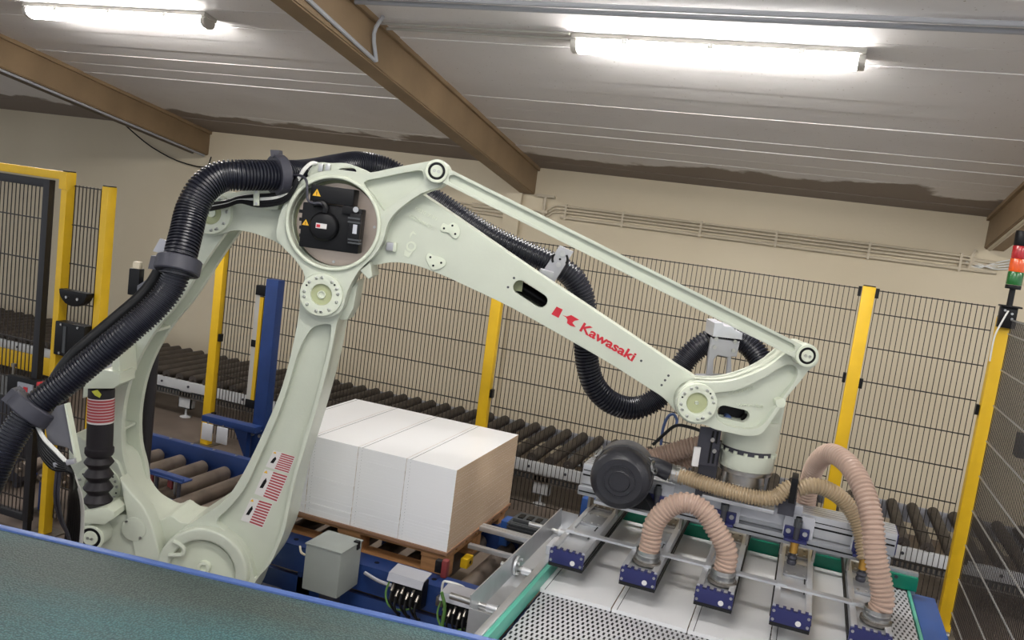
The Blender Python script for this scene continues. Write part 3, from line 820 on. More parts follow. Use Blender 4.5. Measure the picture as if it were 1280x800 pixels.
q = MB(); pts = [atT(*p, 3.61) for p in ((217, 677), (224, 680), (230, 686), (228, 693), (220, 694), (211, 694))]
q.tube([p for p in pts], .010, 8); q.build('hook_rib', 'robot_paint', lower)
flange((402.5, 368), 3.615, .092, .046, robot, 13, th=.018)

# --- elbow casting: ring with motor, neck to the lower flange, rear tail, horn to the link pivot
q = MB()
TE0, TE1 = 3.615, 3.74
el = [(548, 199), (558, 204), (562, 214), (558, 226), (549, 234), (526, 242), (498, 262), (485, 279), (479, 300), (468, 319), (449, 338), (437, 358), (432, 372), (428, 386), (417, 395), (402, 397), (387, 393), (377, 382), (375, 367), (381, 346), (370, 326), (352, 307), (345, 292), (352, 262), (365, 240), (376, 226), (396, 216), (420, 212), (440, 214), (461, 216), (500, 208), (539, 201)]
RC = sz(417, 279, TE0); RR = 57 / PXM
hornp = [(455, 228), (476, 222), (522, 213), (529, 218), (529, 225), (520, 235), (498, 251), (484, 261), (478, 262), (466, 244)]
# ring opening fills most of the ring; horn pocket is shallow
q.plate(outline(el, TE0), [circle(RC, RR * .955, 56), outline(hornp, TE0)], TE0, TE0 + .06, FR, .012, 3)
q.plate(outline(el, TE0), [circle(RC, RR * .93, 56)], TE0 + .045, TE1, FR, 0)
elbow = q.build('elbow_casting', 'robot_paint', robot)
q = MB(); q.plate(circle(RC, RR * 1.02, 56), [circle(RC, RR * .94, 56)], TE0 - .018, TE0 + .03, FR, .007, 3); q.build('motor_ring', 'robot_pale', elbow)
q = MB(); cR = atT(417, 279, TE0) + TA * .085; q.cyl(cR, cR + TA * .02, RR * .96, n=48); q.build('ring_back', 'robot_olive', elbow)
q = MB(); cD = cR + SA * .006 - ZA * .006; q.cyl(cD - TA * .03, cD, RR * .89, n=48); dsc = q.build('gear_disc', 'disc_metal', elbow)
for du, dv in ((54, -14), (48, -3), (46, 27), (0, 46)):
    p = cD - TA * .03 + SA * du / PXM * .95 - ZA * dv / PXM; q = MB(); q.cyl(p, p - TA * .006, .006, n=10); q.build('disc_bolt', 'steel', dsc)
# rear tail towards the rear pivot
q = MB()
tail = [(378, 228), (360, 233), (315, 237), (283, 242), (268, 238), (252, 242), (240, 253), (236, 266), (240, 280), (251, 291), (266, 295), (282, 291), (294, 288), (311, 290), (330, 296), (349, 305), (367, 322), (385, 345), (400, 330), (395, 280)]
q.plate(outline(tail, 3.70), [], 3.70, 3.745, FR, .014, 3); q.build('elbow_tail', 'robot_paint', robot)
q = MB(); q.plate(outline([(346, 300, 1), (357, 291, 1), (362, 308, 1), (359, 308, 1)], 3.69), [], 3.694, 3.702, FR); q.build('tail_recess', 'robot_olive', robot)
# lug with an eye on top of the casting
q = MB()
q.plate(outline([(386, 222), (392, 206), (402, 203), (414, 204), (432, 204), (448, 209), (462, 217), (450, 224), (420, 222)], 3.66), [outline([(422, 216), (426, 211), (440, 210), (446, 214), (440, 219), (428, 221)], 3.66)], 3.65, 3.72, FR, .008, 2)
q.build('lifting_lug', 'robot_paint', robot)
for px in ((402, 210), (411, 210)):
    c = atT(*px, 3.65); q = MB(); q.obox(c - TA * .01, SA * .020, ZA * .034, TA * .02); q.build('lug_clip', 'steel', robot, bevel=.003)
# small bracket block under the elbow at the right
q = MB(); q.plate(outline([(450, 338, 1), (463, 328, 1), (466, 345, 1), (461, 349, 1)], 3.64), [], 3.63, 3.80, FR, .003, 1); q.build('stop_block', 'robot_paint', robot)
q = MB(); q.plate(outline([(424, 388, 1), (438, 362, 1), (448, 350, 1), (442, 385, 1), (434, 400, 1), (425, 400, 1)], 3.70), [], 3.70, 3.84, FR, .006, 2); q.build('stop_lug', 'robot_paint', robot)

# --- drive motor inside the ring
tM = TE0 - .03
def pxbox(q, x0, y0, x1, y1, tf, tb, mi=0, bev=0):
    a = atT((x0 + x1) / 2, (y0 + y1) / 2, tf); wv = (x1 - x0) / PXM; hv = (y1 - y0) / PXM
    q.obox(a + TA * (tb - tf) / 2, SA * wv, ZA * hv, TA * (tb - tf), mi)
q = MB(); pxbox(q, 377, 258, 449, 312, tM, 3.735); motor = q.build('drive_motor', 'plastic_black', robot, bevel=.006)
q = MB(); pxbox(q, 389, 234, 441, 254, tM - .02, 3.735); q.build('terminal_box', 'plastic_black', motor, bevel=.004)
for k in range(5):
    q = MB(); pxbox(q, 374, 262 + k * 10, 378, 266 + k * 10, tM + .01, 3.72); q.build('cooling_fin', 'plastic_black', motor)
q = MB(); c = atT(406, 283, tM); q.lathe([(.062, 0), (.062, .02), (.054, .032), (.05, .034)], c, -TA, 32); q.build('end_cover', 'plastic_black', motor)
q = MB(); pxbox(q, 436, 268, 449, 305, tM - .035, tM); q.build('connector', 'plastic_black', motor, bevel=.004)
for yy in (272, 277, 299, 303):
    q = MB(); pxbox(q, 435, yy, 450, yy + 2, tM - .038, tM); q.build('connector_rib', 'motor_grey', motor)
q = MB(); pxbox(q, 441, 281, 446, 292, tM - .037, tM - .034); q.build('rating_plate', 'lens_clear', motor)
q = MB(); pxbox(q, 428, 258, 447, 268, tM - .02, tM); q.build('cable_outlet', 'plastic_black', motor, bevel=.004)
q = MB(); c = atT(445, 262, tM - .02); q.cyl(c, c - TA * .006, .012, n=12); q.build('bolt', 'steel', motor)
q = MB(); pxbox(q, 395, 279.5, 408, 285.5, tM - .0355, tM - .033); q.build('label', 'label_white', motor)
q = MB(); pxbox(q, 395.5, 280.5, 400, 284, tM - .037, tM - .0355); q.build('label_mark', 'red_decal', motor)
def warn(px, t, r, parent):
    c = atT(px[0], px[1], t)
    q = MB(); q.prism([c + (SA * math.cos(a) + ZA * math.sin(a)) * r for a in (math.pi / 2, math.pi * 7 / 6, -math.pi / 6)], -TA * .0015); o = q.build('warning_triangle', 'warn_yellow', parent)
    q = MB(); q.obox(c - TA * .002 + ZA * r * .12, SA * r * .14, ZA * r * .55, TA * .001); q.obox(c - TA * .002 - ZA * r * .32, SA * r * .14, ZA * r * .12, TA * .001); q.build('exclamation_mark', 'plastic_black', o)
warn((396, 242), tM - .0205, .020, motor); warn((382, 279), tM - .0005, .017, motor)
q = MB(); q.tube([atT(*p, tt) for p, tt in (((409, 260), tM - .03), ((400, 254), tM - .04), ((392, 254), tM - .04), ((385, 250), tM - .04), ((384, 238), tM - .04), ((383, 226), tM - .03), ((377, 220), tM), ((367, 219), tM + .02), ((366, 224), tM + .03))], .0055, 8); q.build('cable', 'clamp_grey', motor)
q = MB(); q.tube([atT(*p, tM - .03) for p in ((392, 255), (402, 254), (407, 259), (406, 266))], .014, 8); q.build('elbow_plug', 'plastic_black', motor)

# --- upper arm
q = MB()
TU0, TU1 = 3.70, 3.96
up = [(430, 250), (470, 225), (500, 226), (528, 243), (575, 275), (668, 339), (760, 400), (845, 457), (860, 467), (876, 477), (892, 490), (897, 505), (890, 522), (876, 530), (860, 528), (846, 516), (830, 498), (809, 484), (760, 453), (715, 427), (640, 385), (590, 361), (560, 347), (535, 337), (512, 330), (489, 328), (464, 332), (440, 330), (425, 290)]
upo = outline(up, TU0)
slot = stadium(sz(650, 359, TU0), sz(676, 376, TU0), 8.6 / PXM)
q.plate(upo, [slot], TU0, TU0 + .03, FR, .008, 3)
q.plate(upo, [slot], TU1 - .03, TU1, FR, .008, 2, back=True)
# side walls
wall_ = [V((*p, 0)) for p in upo]; nW = len(upo)
for i in range(nW):
    a, c = upo[i], upo[(i + 1) % nW]
    ca = V((sum(p[0] for p in upo) / nW, sum(p[1] for p in upo) / nW))
    d = V((c[0] - a[0], c[1] - a[1])); nn = V((-d.y, d.x)).normalized()
    q.add([FR(a[0], a[1], TU0 + .012), FR(c[0], c[1], TU0 + .012), FR(c[0], c[1], TU1 - .012), FR(a[0], a[1], TU1 - .012)], [(0, 1, 2, 3)])
upper = q.build('upper_arm', 'robot_paint', robot)
# cast details
q = MB(); ol = outline([(551, 287), (554, 279), (560, 281), (567, 278), (574, 284), (575, 292), (571, 298), (566, 297), (561, 291), (554, 290)], TU0); q.plate(ol, [], TU0 - .010, TU0, FR, .004, 2); p1 = q.build('boss_plate', 'robot_pale', upper)
q = MB(); ol = outline([(533, 322), (536, 316), (542, 319), (548, 320), (556, 324), (557, 331), (550, 336), (541, 337), (536, 331)], TU0); q.plate(ol, [], TU0 - .010, TU0, FR, .004, 2); p2 = q.build('boss_plate', 'robot_pale', upper)
for par, pts in ((p1, ((555, 285.5), (565.5, 282), (569, 292.5))), (p2, ((538, 321.5), (551.5, 328.5), (541.5, 332)))):
    for px in pts:
        c = atT(*px, TU0 - .010); q = MB(); q.cyl(c, c - TA * .0012, .005, n=10); q.build('tapped_hole', 'plastic_black', par)
c = atT(488, 308, TU0); q = MB(); q.obox(c - TA * .012, SA * .032, ZA * .036, TA * .024); q.build('grey_clip', 'clamp_plate', upper, bevel=.004)
q = MB(); q.obox(c - TA * .012 + SA * .022, SA * .014, ZA * .040, TA * .024); q.build('clip_pad', 'robot_pale', upper, bevel=.003)
for px in ((642.5, 347.5), (635, 359), (835.5, 469.5), (831.3, 475.3), (827, 481.3), (801.5, 451)):
    c = atT(*px, TU0); q = MB(); q.cyl(c, c - TA * .0012, .0055, n=10); q.build('tapped_hole', 'motor_grey', upper)
# raised casting marks: two rows of characters and an arrow mark
cu_i = 0
def text_mesh(txt, c, right, upv, size, depth, name, mname, parent, bold=0.0, nrm=None):
    cu = bpy.data.curves.new('t', 'FONT'); cu.body = txt; cu.size = 1.0; cu.extrude = 0.5; cu.offset = bold; cu.align_x = 'LEFT'; cu.resolution_u = 3
    ob = bpy.data.objects.new('t', cu); COL.objects.link(ob)
    dg = bpy.context.evaluated_depsgraph_get(); me = bpy.data.meshes.new_from_object(ob.evaluated_get(dg))
    xs = [v_.co.x for v_ in me.vertices]; wid = max(xs)
    nrm = nrm if nrm is not None else -TA
    q = MB(); q.add([c + right * v_.co.x * size[0] / wid + upv * v_.co.y * size[1] / .72 + nrm * (v_.co.z + .5) * depth for v_ in me.vertices], [tuple(p.vertices) for p in me.polygons])
    bpy.data.objects.remove(ob); bpy.data.curves.remove(cu)
    return q.build(name, mname, parent)
def along(a, bpt, t):
    A_, B_ = atT(*a, t), atT(*bpt, t); d = B_ - A_; l = d.length; d.normalize(); return A_, d, (ZA - d * d.z).normalized(), l
A_, d_, u_, l_ = along((518, 262), (545, 276), TU0); text_mesh('0820 7-P1', A_, d_, u_, (l_, .016), .004, 'cast_mark', 'robot_pale', upper)
A_, d_, u_, l_ = along((511, 271), (539, 287), TU0); text_mesh('C020-0M25', A_, d_, u_, (l_, .016), .004, 'cast_mark', 'robot_pale', upper)
def on_plane(pts, t, th, name, m, parent):
    q = MB(); q.prism([atT(*p, t) for p in pts], -TA * th); return q.build(name, m, parent)
on_plane([(517, 288), (521, 294), (516, 292), (512, 298), (513, 292)], TU0, .004, 'cast_mark', 'robot_pale', upper)
q = MB(); c = atT(514, 308, TU0); cz = (c.dot(SA), c.z); q.plate(circle(cz, .022, 20), [circle(cz, .014, 16)], TU0 - .004, TU0, FR); q.build('cast_mark', 'robot_pale', upper)
on_plane([(506, 312), (512, 316), (517, 313), (511, 322), (505, 319)], TU0, .004, 'cast_mark', 'robot_pale', upper)
# red emblem and lettering
def c8(x, y): return (640 + x / 5.333, 340 + y / 5.333)
on_plane([c8(297, 230), c8(338, 250), c8(310, 306), c8(262, 281)], TU0 - .0002, .0015, 'emblem', 'red_decal', upper)
on_plane([c8(334, 286), c8(366, 296), c8(395, 287), c8(448, 319), c8(417, 325), c8(402, 338), c8(425, 368), c8(388, 357), c8(366, 340), c8(370, 318), c8(358, 300)], TU0 - .0002, .0015, 'emblem', 'red_decal', upper)
A_, d_, u_, l_ = along(c8(444, 386), c8(803, 596), TU0 - .0002)
text_mesh('Kawasaki', A_, d_, u_, (l_, .041), .0015, 'lettering', 'red_decal', upper, bold=.028)
q = MB(); q.tube([atT(*p) for p in ((590, 322, 3.86), (640, 352, 3.86), (668, 369, 3.86), (700, 390, 3.86), (780, 440, 3.86))], .026, 12); q.build('inner_cable', 'cable_black', upper)
q = MB(); q.obox(atT(646, 353, 3.80), SA * .055, TA * .08, ZA * .07); q.build('inner_wall', 'robot_olive', upper)
flange((870.5, 503), 3.625, .086, .046, robot, 12, th=.018, hub=True, hubr=.18)

# --- link rod with a channel section
q = MB()
TRd = 3.575
a = sz(546, 214, TRd); c = sz(1008.5, 444.5, TRd)
va = V(a); vc = V(c); d = (vc - va).normalized(); nn = V((-d.y, d.x))
hw = 9.0 / PXM; re = .050
def arcpts(cn, r, a0, a1, n=12): return [(cn.x + r * math.cos(a0 + (a1 - a0) * k / n), cn.y + r * math.sin(a0 + (a1 - a0) * k / n)) for k in range(n + 1)]
th = math.atan2(d.y, d.x); ph = math.asin(hw / re)
rod = arcpts(va, re, th + ph, th + 2 * math.pi - ph, 20)
rod += arcpts(vc, re, th + math.pi + ph, th + 3 * math.pi - ph, 20)
chan = stadium(va + d * .075, vc - d * .075, hw - .013, 6)
q.plate(rod, [chan], TRd, TRd + .03, FR, .006, 2); q.plate(rod, [], TRd + .022, TRd + .055, FR, 0)
rodo = q.build('link_rod', 'robot_paint', robot)
def ring_pivot(px, t, parent, r=.036):
    c = atT(px[0], px[1], t); cz = (c.dot(SA), c.z)
    q = MB(); q.plate(circle(cz, r + .012, 32), [circle(cz, r, 32)], t - .010, t, FR, .003, 2); o = q.build('pivot_boss', 'robot_pale', parent)
    q = MB(); q.plate(circle(cz, r, 32), [circle(cz, r * .72, 28)], t - .007, t, FR); q.build('seal_ring', 'plastic_black', o)
    q = MB(); q.lathe([(r * .71, 0), (r * .71, .010), (r * .66, .012)], c, -TA, 28); q.build('pivot_pin', 'robot_pale', o)
    for e in (-1, 1):
        p = c - TA * .012 + SA * e * .009 - ZA * e * .001; q = MB(); q.lathe([(.0062, 0), (.0062, .003), (.0036, .003), (.003, .001)], p, -TA, 10, cap=False); q.build('pin_screw', 'steel', o)
ring_pivot((546, 214), TRd - .002, rodo); ring_pivot((1008.5, 444.5), TRd - .002, rodo)

# --- wrist head
q = MB()
TW0, TW1 = 3.635, 3.79
hd = [(872, 477), (890, 478), (908, 477), (932, 471), (959, 459), (980, 443), (995, 432), (1010, 430), (1022, 440), (1022, 454), (1010, 464), (1001, 476), (985, 495), (970, 518), (958, 536), (948, 544), (932, 545), (912, 541), (895, 537), (880, 531), (866, 529), (852, 522), (845, 508), (847, 494), (856, 483)]
hpk = [(894, 492), (905, 490), (926, 486), (955, 472), (980, 457), (992, 457), (997, 464), (994, 476), (980, 495), (966, 515), (955, 529), (944, 536), (928, 536), (906, 531), (894, 520), (898, 505)]
oval = stadium(sz(907, 517, TW0), sz(931.5, 522.5, TW0), 8 / PXM)
q.plate(outline(hd, TW0), [outline(hpk, TW0)], TW0, TW0 + .045, FR, .010, 3)
q.plate(outline(hd, TW0), [oval], TW0 + .035, TW0 + .07, FR, .003, 1)
q.plate(outline(hd, TW0), [oval], TW1 - .05, TW1, FR, .004, 1, back=True)
hl = outline(hd, TW0); nW = len(hl)
i0 = 0
for i in range(nW):
    a, c = hl[i], hl[(i + 1) % nW]
    q.add([FR(a[0], a[1], TW0 + .03), FR(c[0], c[1], TW0 + .03), FR(c[0], c[1], TW1 - .02), FR(a[0], a[1], TW1 - .02)], [(0, 1, 2, 3)])
head = q.build('wrist_head', 'robot_paint', robot)
A_, d_, u_, l_ = along((911, 494), (943, 486), TW0 + .035); text_mesh('50672M04', A_, d_, u_, (l_, .013), .004, 'cast_mark', 'robot_pale', head)
A_, d_, u_, l_ = along((920, 507), (954, 509), TW0 + .035); text_mesh('wnr-5g', A_, d_, u_, (l_, .013), .005, 'cast_mark', 'robot_pale', head)
q = MB(); q.plate(outline([(970, 500), (979, 498), (982, 503), (979, 509), (971, 508)], TW0), [], TW0 - .005, TW0 + .05, FR, .004, 2); q.build('cast_lug', 'robot_pale', head)
for px, rr_, mm in (((931, 522), .022, 'plastic_black'), ((908, 521), .016, 'cable_blue')):
    c = atT(*px, 3.75); q = MB(); q.cyl(c, c - TA * .03, rr_, n=16); q.build('inner_gear', mm, head)
q = MB(); q.obox(atT(920, 518, 3.76), SA * .16, TA * .02, ZA * .09); q.build('oval_shade_block', 'plastic_black', head)  # black block added behind the oval, standing in for the shade inside
# wrist column below the head
WC = atT(934, 566, 3.835); wcx, wcy = WC.x, WC.y
q = MB()
zt = sz(940, 520, 3.84)[1]; z1 = atT(936, 566, 3.70).z; z2 = atT(932, 592, 3.70).z
q.lathe([(.125, 0), (.128, .02), (.128, zt - z1)], (wcx, wcy, z1), ZA, 40); q.build('wrist_column', 'robot_paint', robot)
q = MB(); q.plate(outline([(950, 520, 1), (984, 496, 1), (979, 524, 1), (972, 552, 1), (968, 575, 1), (945, 575, 1)], 3.75), [], 3.75, 3.90, FR, .02, 3); q.build('column_web', 'robot_paint', robot)
q = MB(); q.lathe([(.118, 0), (.118, .024)], (wcx, wcy, z1 - .024), ZA, 40); q.build('seal_gap', 'clamp_grey', robot)
q = MB()
ring = q.lathe([(.128, 0), (.128, .012), (.122, .013)], (wcx, wcy, z1 - .036), ZA, 40); rg = q.build('wrist_ring', 'robot_paint', robot)
for k in range(16):
    a = 2 * math.pi * k / 16; p = V((wcx + .121 * math.cos(a), wcy + .121 * math.sin(a), z1 - .024)); q = MB(); q.cyl(p, p + ZA * .013, .009, n=8); q.build('bolt', 'robot_pale', rg)
q = MB(); q.lathe([(.122, 0), (.126, .006), (.126, z1 - .036 - z2)], (wcx, wcy, z2), ZA, 40); q.build('wrist_sleeve', 'robot_paint', robot)
q = MB(); q.lathe([(.095, -.07), (.095, -.022), (.120, -.021), (.122, -.018), (.122, -.002), (.120, 0)], (wcx, wcy, z2), ZA, 40); q.build('tool_flange', 'steel', robot)
ZTOOL = z2 - .07

# --- balance cylinder with bellows
q = MB(); tB = 3.62
zc = lambda v: atT(125, v, tB).z
cB = atT(126, 530, tB)
bx, by = cB.x, cB.y
bxy = lambda v: V((atT(126, v, tB).x, atT(126, v, tB).y, zc(v)))
bot = atT(122, 632, tB); top = atT(127, 486, tB)
ax = (top - bot).normalized()
hB = (top - bot).length
q.lathe([(.055, hB * .44), (.060, hB * .46), (.060, hB * .50), (.054, hB * .51), (.054, hB), (.05, hB + .005)], bot, ax, 28); balance = q.build('balance_cylinder', 'rubber_dark', robot)
q = MB(); prof = []; nc = 4
for k in range(nc):
    h0 = hB * .44 * k / nc; h1 = hB * .44 / nc
    prof += [(.043, h0 + h1 * .04), (.060, h0 + h1 * .38), (.062, h0 + h1 * .46), (.043, h0 + h1 * .96)]
q.lathe([(.03, -.02)] + prof + [(.045, hB * .445)], bot, ax, 28); q.build('bellows', 'rubber_dark', balance, angle=20)
# striped label wrapped on the cylinder: pale band with red lines
q = MB(); q.lathe([(.0546, hB * .72), (.0546, hB * .93)], bot, ax, 28, cap=False); lb = q.build('label_band', 'label_white', balance)
for k in range(8):
    q = MB(); h = hB * (.735 + .024 * k); q.lathe([(.0550, h), (.0550, h + .010)], bot, ax, 28, cap=False); q.build('label_stripe', 'label_red', lb)
q = MB(); q.prism([atT(*p, tB - .062) for p in ((115, 489), (122, 487), (127, 493), (125, 497), (119, 494))], -TA * .004); q.build('tag', 'cable_yellow', balance)
q = MB(); q.plate(outline([(106, 470, 1), (130, 462, 1), (150, 466, 1), (150, 480, 1), (141, 486, 1), (106, 486, 1)], 3.56), [], 3.56, 3.70, FR, .008, 2)
q.plate(outline([(140, 440, 1), (149, 436, 1), (150, 470, 1), (140, 470, 1)], 3.58), [], 3.58, 3.74, FR, .006, 2)
q.plate(outline([(104, 484, 1), (112, 480, 1), (111, 496, 1), (103, 498, 1)], 3.60), [], 3.60, 3.68, FR, .004, 1); q.build('cylinder_bracket', 'robot_pale', robot)
q = MB(); q.plate(outline([(103, 640, 1), (132, 634, 1), (143, 640, 1), (142, 648, 1), (130, 656, 1), (103, 654, 1)], 3.55), [], 3.55, 3.70, FR, .008, 2); q.build('rod_block', 'robot_pale', robot)
q = MB(); c = atT(114, 672, 3.57); cz = (c.dot(SA), c.z); q.plate(circle(cz, .055, 32), [], 3.57, 3.76, FR, .008, 2); pv = q.build('rod_pivot', 'robot_paint', robot)
ring_pivot((114, 672), 3.568, pv, .046)

# --- warning labels on the lower arm
def sticker(quad, name_t, split=.38, n=9):
    tl, tr, br, bl = [atT(*p, TL0 + .0415) for p in quad]
    f = lambda x, y, o=0: (tl.lerp(tr, x)).lerp(bl.lerp(br, x), y) - TA * o
    q = MB(); q.prism([f(0, 0), f(1, 0), f(1, 1), f(0, 1)], -TA * .001); o = q.build('warning_label', 'label_white', robot)
    for k in range(n):
        y0 = (k + .1) / n; y1 = (k + .68) / n
        q = MB(); q.prism([f(split, y0, .001), f(.98, y0, .001), f(.98, y1, .001), f(split, y1, .001)], -TA * .0006); q.build('label_stripe', 'label_red', o)
    for pts in (((.14, .45), (.2, .3), (.28, .42), (.24, .7), (.1, .72)),):
        q = MB(); q.prism([f(x, y, .001) for x, y in pts], -TA * .0006); q.build('pictogram', 'plastic_black', o)
    q = MB(); q.prism([f(x, y, .001) for x, y in ((.1, .03), (.02, .14), (.18, .14))], -TA * .0006); q.build('pictogram', 'warn_yellow', o)
sticker(((342, 563), (369, 571), (361, 592), (332, 583)), 0, n=8)
sticker(((331, 586), (360, 595), (346, 628), (318, 617)), 0, n=10)
sticker(((314, 622), (341, 630), (328, 660), (301, 650)), 0, n=9)

# --- dress-pack hose: black corrugated, from the lower left up over the elbow and along the back of the arm
HR = .064
q = MB()
hp0 = [(-40, 660, 3.0), (-12, 600, 3.02), (10, 555, 3.05), (40, 512, 3.10), (85, 476, 3.15), (125, 443, 3.19), (160, 414, 3.22), (192, 386, 3.26), (213, 360, 3.29), (223, 334, 3.30)]
hp1 = [(220, 344, 3.29), (226, 318, 3.31), (233, 290, 3.35), (240, 262, 3.39), (254, 236, 3.42), (276, 221, 3.46), (305, 219, 3.50), (345, 219, 3.60), (385, 217, 3.80), (420, 210, 4.0), (450, 206, 4.12), (485, 214, 4.18), (520, 236, 4.2)]
hp2 = [(520, 236, 4.2), (560, 262, 4.2), (610, 294, 4.2), (655, 315, 4.2), (690, 330, 4.2), (714, 345, 4.21), (728, 370, 4.22), (732, 405, 4.23), (733, 445, 4.25), (742, 480, 4.26), (764, 503, 4.28), (795, 510, 4.3), (825, 495, 4.3), (845, 468, 4.3), (862, 444, 4.3), (885, 427, 4.3), (910, 421, 4.3), (934, 430, 4.27), (952, 452, 4.22), (958, 480, 4.15)]
P0 = [atT(u, v, t) for u, v, t in hp0]; P1 = [atT(u, v, t) for u, v, t in hp1]; P2 = [atT(u, v, t) for u, v, t in hp2]
q.corrugated(P1, HR, .0130, .0075, 22); q.build('cable_hose', 'hose_black', robot)
q = MB(); q.corrugated(P0, .053, .0125, .0065, 22); q.build('cable_hose', 'hose_black', robot)
q = MB(); q.corrugated(P2, HR * .94, .0165, .0085, 22); q.build('cable_hose', 'hose_black', robot)
def collar(p, dirv, r, wdt, parent, name='hose_clamp', m='clamp_grey'):
    d = V(dirv).normalized(); q = MB(); q.lathe([(r - .008, -wdt / 2), (r + .014, -wdt / 2), (r + .018, -wdt / 2 + .005), (r + .018, wdt / 2 - .005), (r + .014, wdt / 2), (r - .008, wdt / 2)], p, d, 32)
    s = d.cross(TA).normalized(); q.obox(V(p) + s * (r + .02), s * .03, d * wdt * .9, TA * .05)
    return q.build(name, m, parent, bevel=0)
collar(P0[3], P0[4] - P0[2], HR + .002, .06, robot)
collar(atT(223, 332, 3.30), P1[2] - P1[0], HR + .004, .06, robot)
collar(atT(348, 219, 3.61), P1[7] - P1[6], HR + .004, .045, robot)
# straps and brackets
q = MB(); q.plate(outline([(200, 298, 1), (214, 303, 1), (206, 318, 1), (191, 314, 1)], 3.36), [], 3.36, 3.37, FR); q.build('strap_plate', 'clamp_plate', robot)
q = MB(); q.plate(outline([(70, 508, 1), (80, 505, 1), (96, 575, 1), (84, 560, 1), (60, 555, 1), (55, 530, 1)], 3.1), [], 3.1, 3.12, FR, .003, 1); q.build('hose_bracket', 'bracket_grey', robot)
q = MB(); q.plate(outline([(80, 505, 1), (82.5, 505, 1), (97, 578, 1), (94, 580, 1)], 3.09), [], 3.09, 3.12, FR); q.build('bracket_arm', 'robot_pale', robot)
q = MB(); q.bar(atT(68, 581, 3.05), atT(94, 576, 3.05), .02, .02); q.build('cable_bar', 'clamp_plate', robot, bevel=.003)
q = MB(); q.plate(outline([(699, 306, 1), (716, 314, 1), (690, 356, 1), (673, 346, 1)], 4.12), [], 4.06, 4.066, FR, .001, 1); cp = q.build('clamp_plate', 'clamp_plate', robot)
q = MB(); q.plate(outline([(692, 340, 1), (676, 336, 1), (665, 352, 1), (684, 362, 1)], 4.0), [], 3.95, 4.07, FR); q.build('plate_foot', 'clamp_plate', robot)
for px, rr_ in (((703, 317), .014), ((698, 331), .012)):
    c = atT(*px, 4.06); q = MB(); q.cyl(c, c - TA * .012, rr_, n=12); q.build('bolt', 'steel', cp)
for a0, px in ((.4, (707, 323)), (3.4, (694, 325))):
    c = atT(700, 324, 4.0595); pts = [c + (SA * math.cos(a) + ZA * math.sin(a)) * .036 for a in [a0 - .9 + k * .2 for k in range(7)]]
    q = MB(); q.sweep(pts, .006, 6); q.build('slot', 'plastic_black', cp)
c = atT(700, 324, 4.06); q = MB(); q.cyl(c, c - TA * .001, .006, n=10); q.build('slot', 'plastic_black', cp)
# bracket carrying the hose behind the wrist head
q = MB(); hb = 4.12
q.plate(outline([(889, 422, 1), (925, 427, 1), (921, 446, 1), (914, 446, 1), (915, 478, 1), (907, 478, 1), (910, 447, 1), (897, 444, 1), (892, 450, 1), (891, 478, 1), (882, 478, 1), (886, 440, 1)], hb), [], hb, hb + .02, FR, .003, 1); hbk = q.build('hose_stand', 'clamp_plate', robot)
q = MB(); q.plate(outline([(892, 403, 1), (902, 403, 1), (904, 407, 1), (916, 408, 1), (918, 412, 1), (927, 416, 1), (926, 424, 1), (890, 420, 1)], hb), [], hb - .02, hb + .16, FR, .006, 2); q.build('stand_head', 'lens_clear', hbk)
for px in ((895, 423.5), (918.5, 427), (893, 434), (916.5, 438)):
    c = atT(*px, hb); q = MB(); q.cyl(c, c - TA * .008, .010, n=12); q.build('bolt', 'steel', hbk)
q = MB(); q.plate(outline([(876, 474, 1), (915, 474, 1), (915, 482, 1), (876, 482, 1)], 4.0), [], 3.95, 4.15, FR); q.build('stand_foot', 'clamp_plate', hbk)
# black conduit behind the lower hose
q = MB(); q.tube([atT(*p) for p in ((206, 322, 3.40), (196, 345, 3.40), (178, 369, 3.38), (146, 397, 3.34), (112, 426, 3.30), (85, 452, 3.28), (62, 490, 3.25), (58, 530, 3.2))], .026, 12); q.build('conduit', 'cable_black', robot)
q = MB(); q.obox(atT(170, 352, 3.45), SA * .045, TA * .045, ZA * .11); q.build('sensor_block', 'plastic_black', robot, bevel=.005)
q = MB(); q.obox(atT(172, 333, 3.45), SA * .03, TA * .03, ZA * .04); q.build('sensor_block', 'conduit_beige', robot, bevel=.004)
q = MB(); q.bar(atT(168, 366, 3.45), atT(190, 352, 3.40), .02, .03); q.bar(atT(188, 354, 3.40), atT(205, 345, 3.78), .02, .03); q.build('sensor_arm', 'bracket_grey', robot)
# cables over the elbow
tC = 3.60
for k, (off, m, r) in enumerate(((0, 'cable_white', .0085), (4, 'cable_black', .010), (-4, 'cable_black', .009), (-8, 'cable_black', .008))):
    pts = [(262, 258 - off * .5, 3.66), (284, 254 - off * .4, 3.62), (300, 249 - off * .4, 3.60), (322, 249 - off, tC), (345, 247 - off, tC), (360, 240 - off, tC), (372, 225 - off * .3, tC), (381, 211, tC), (390, 204 + off * .2, tC + .03), (400, 206, tC + .08)]
    if k: pts = pts[:7] + [(375 - k * 3, 222 + k * 5, tC + .02), (378 - k * 2, 232 + k * 4, tC + .05)]
    q = MB(); q.tube([atT(*p) for p in pts], r, 8); q.build('cable', m, robot)
q = MB(); q.plate(outline([(317, 237, 1), (324, 237, 1), (324, 257, 1), (317, 257, 1)], 3.58), [], 3.575, 3.585, FR, .002, 1); ck = q.build('cable_clip', 'robot_pale', robot)
for v_ in (240, 254.5):
    c = atT(320.5, v_, 3.575); q = MB(); q.cyl(c, c - TA * .004, .006, n=8); q.build('screw', 'steel', ck)
q = MB(); q.plate(outline([(324, 254, 1), (352, 252, 1), (348, 262, 1), (332, 262, 1)], 3.66), [], 3.64, 3.70, FR, .004, 1); q.build('clip_base', 'robot_pale', robot)
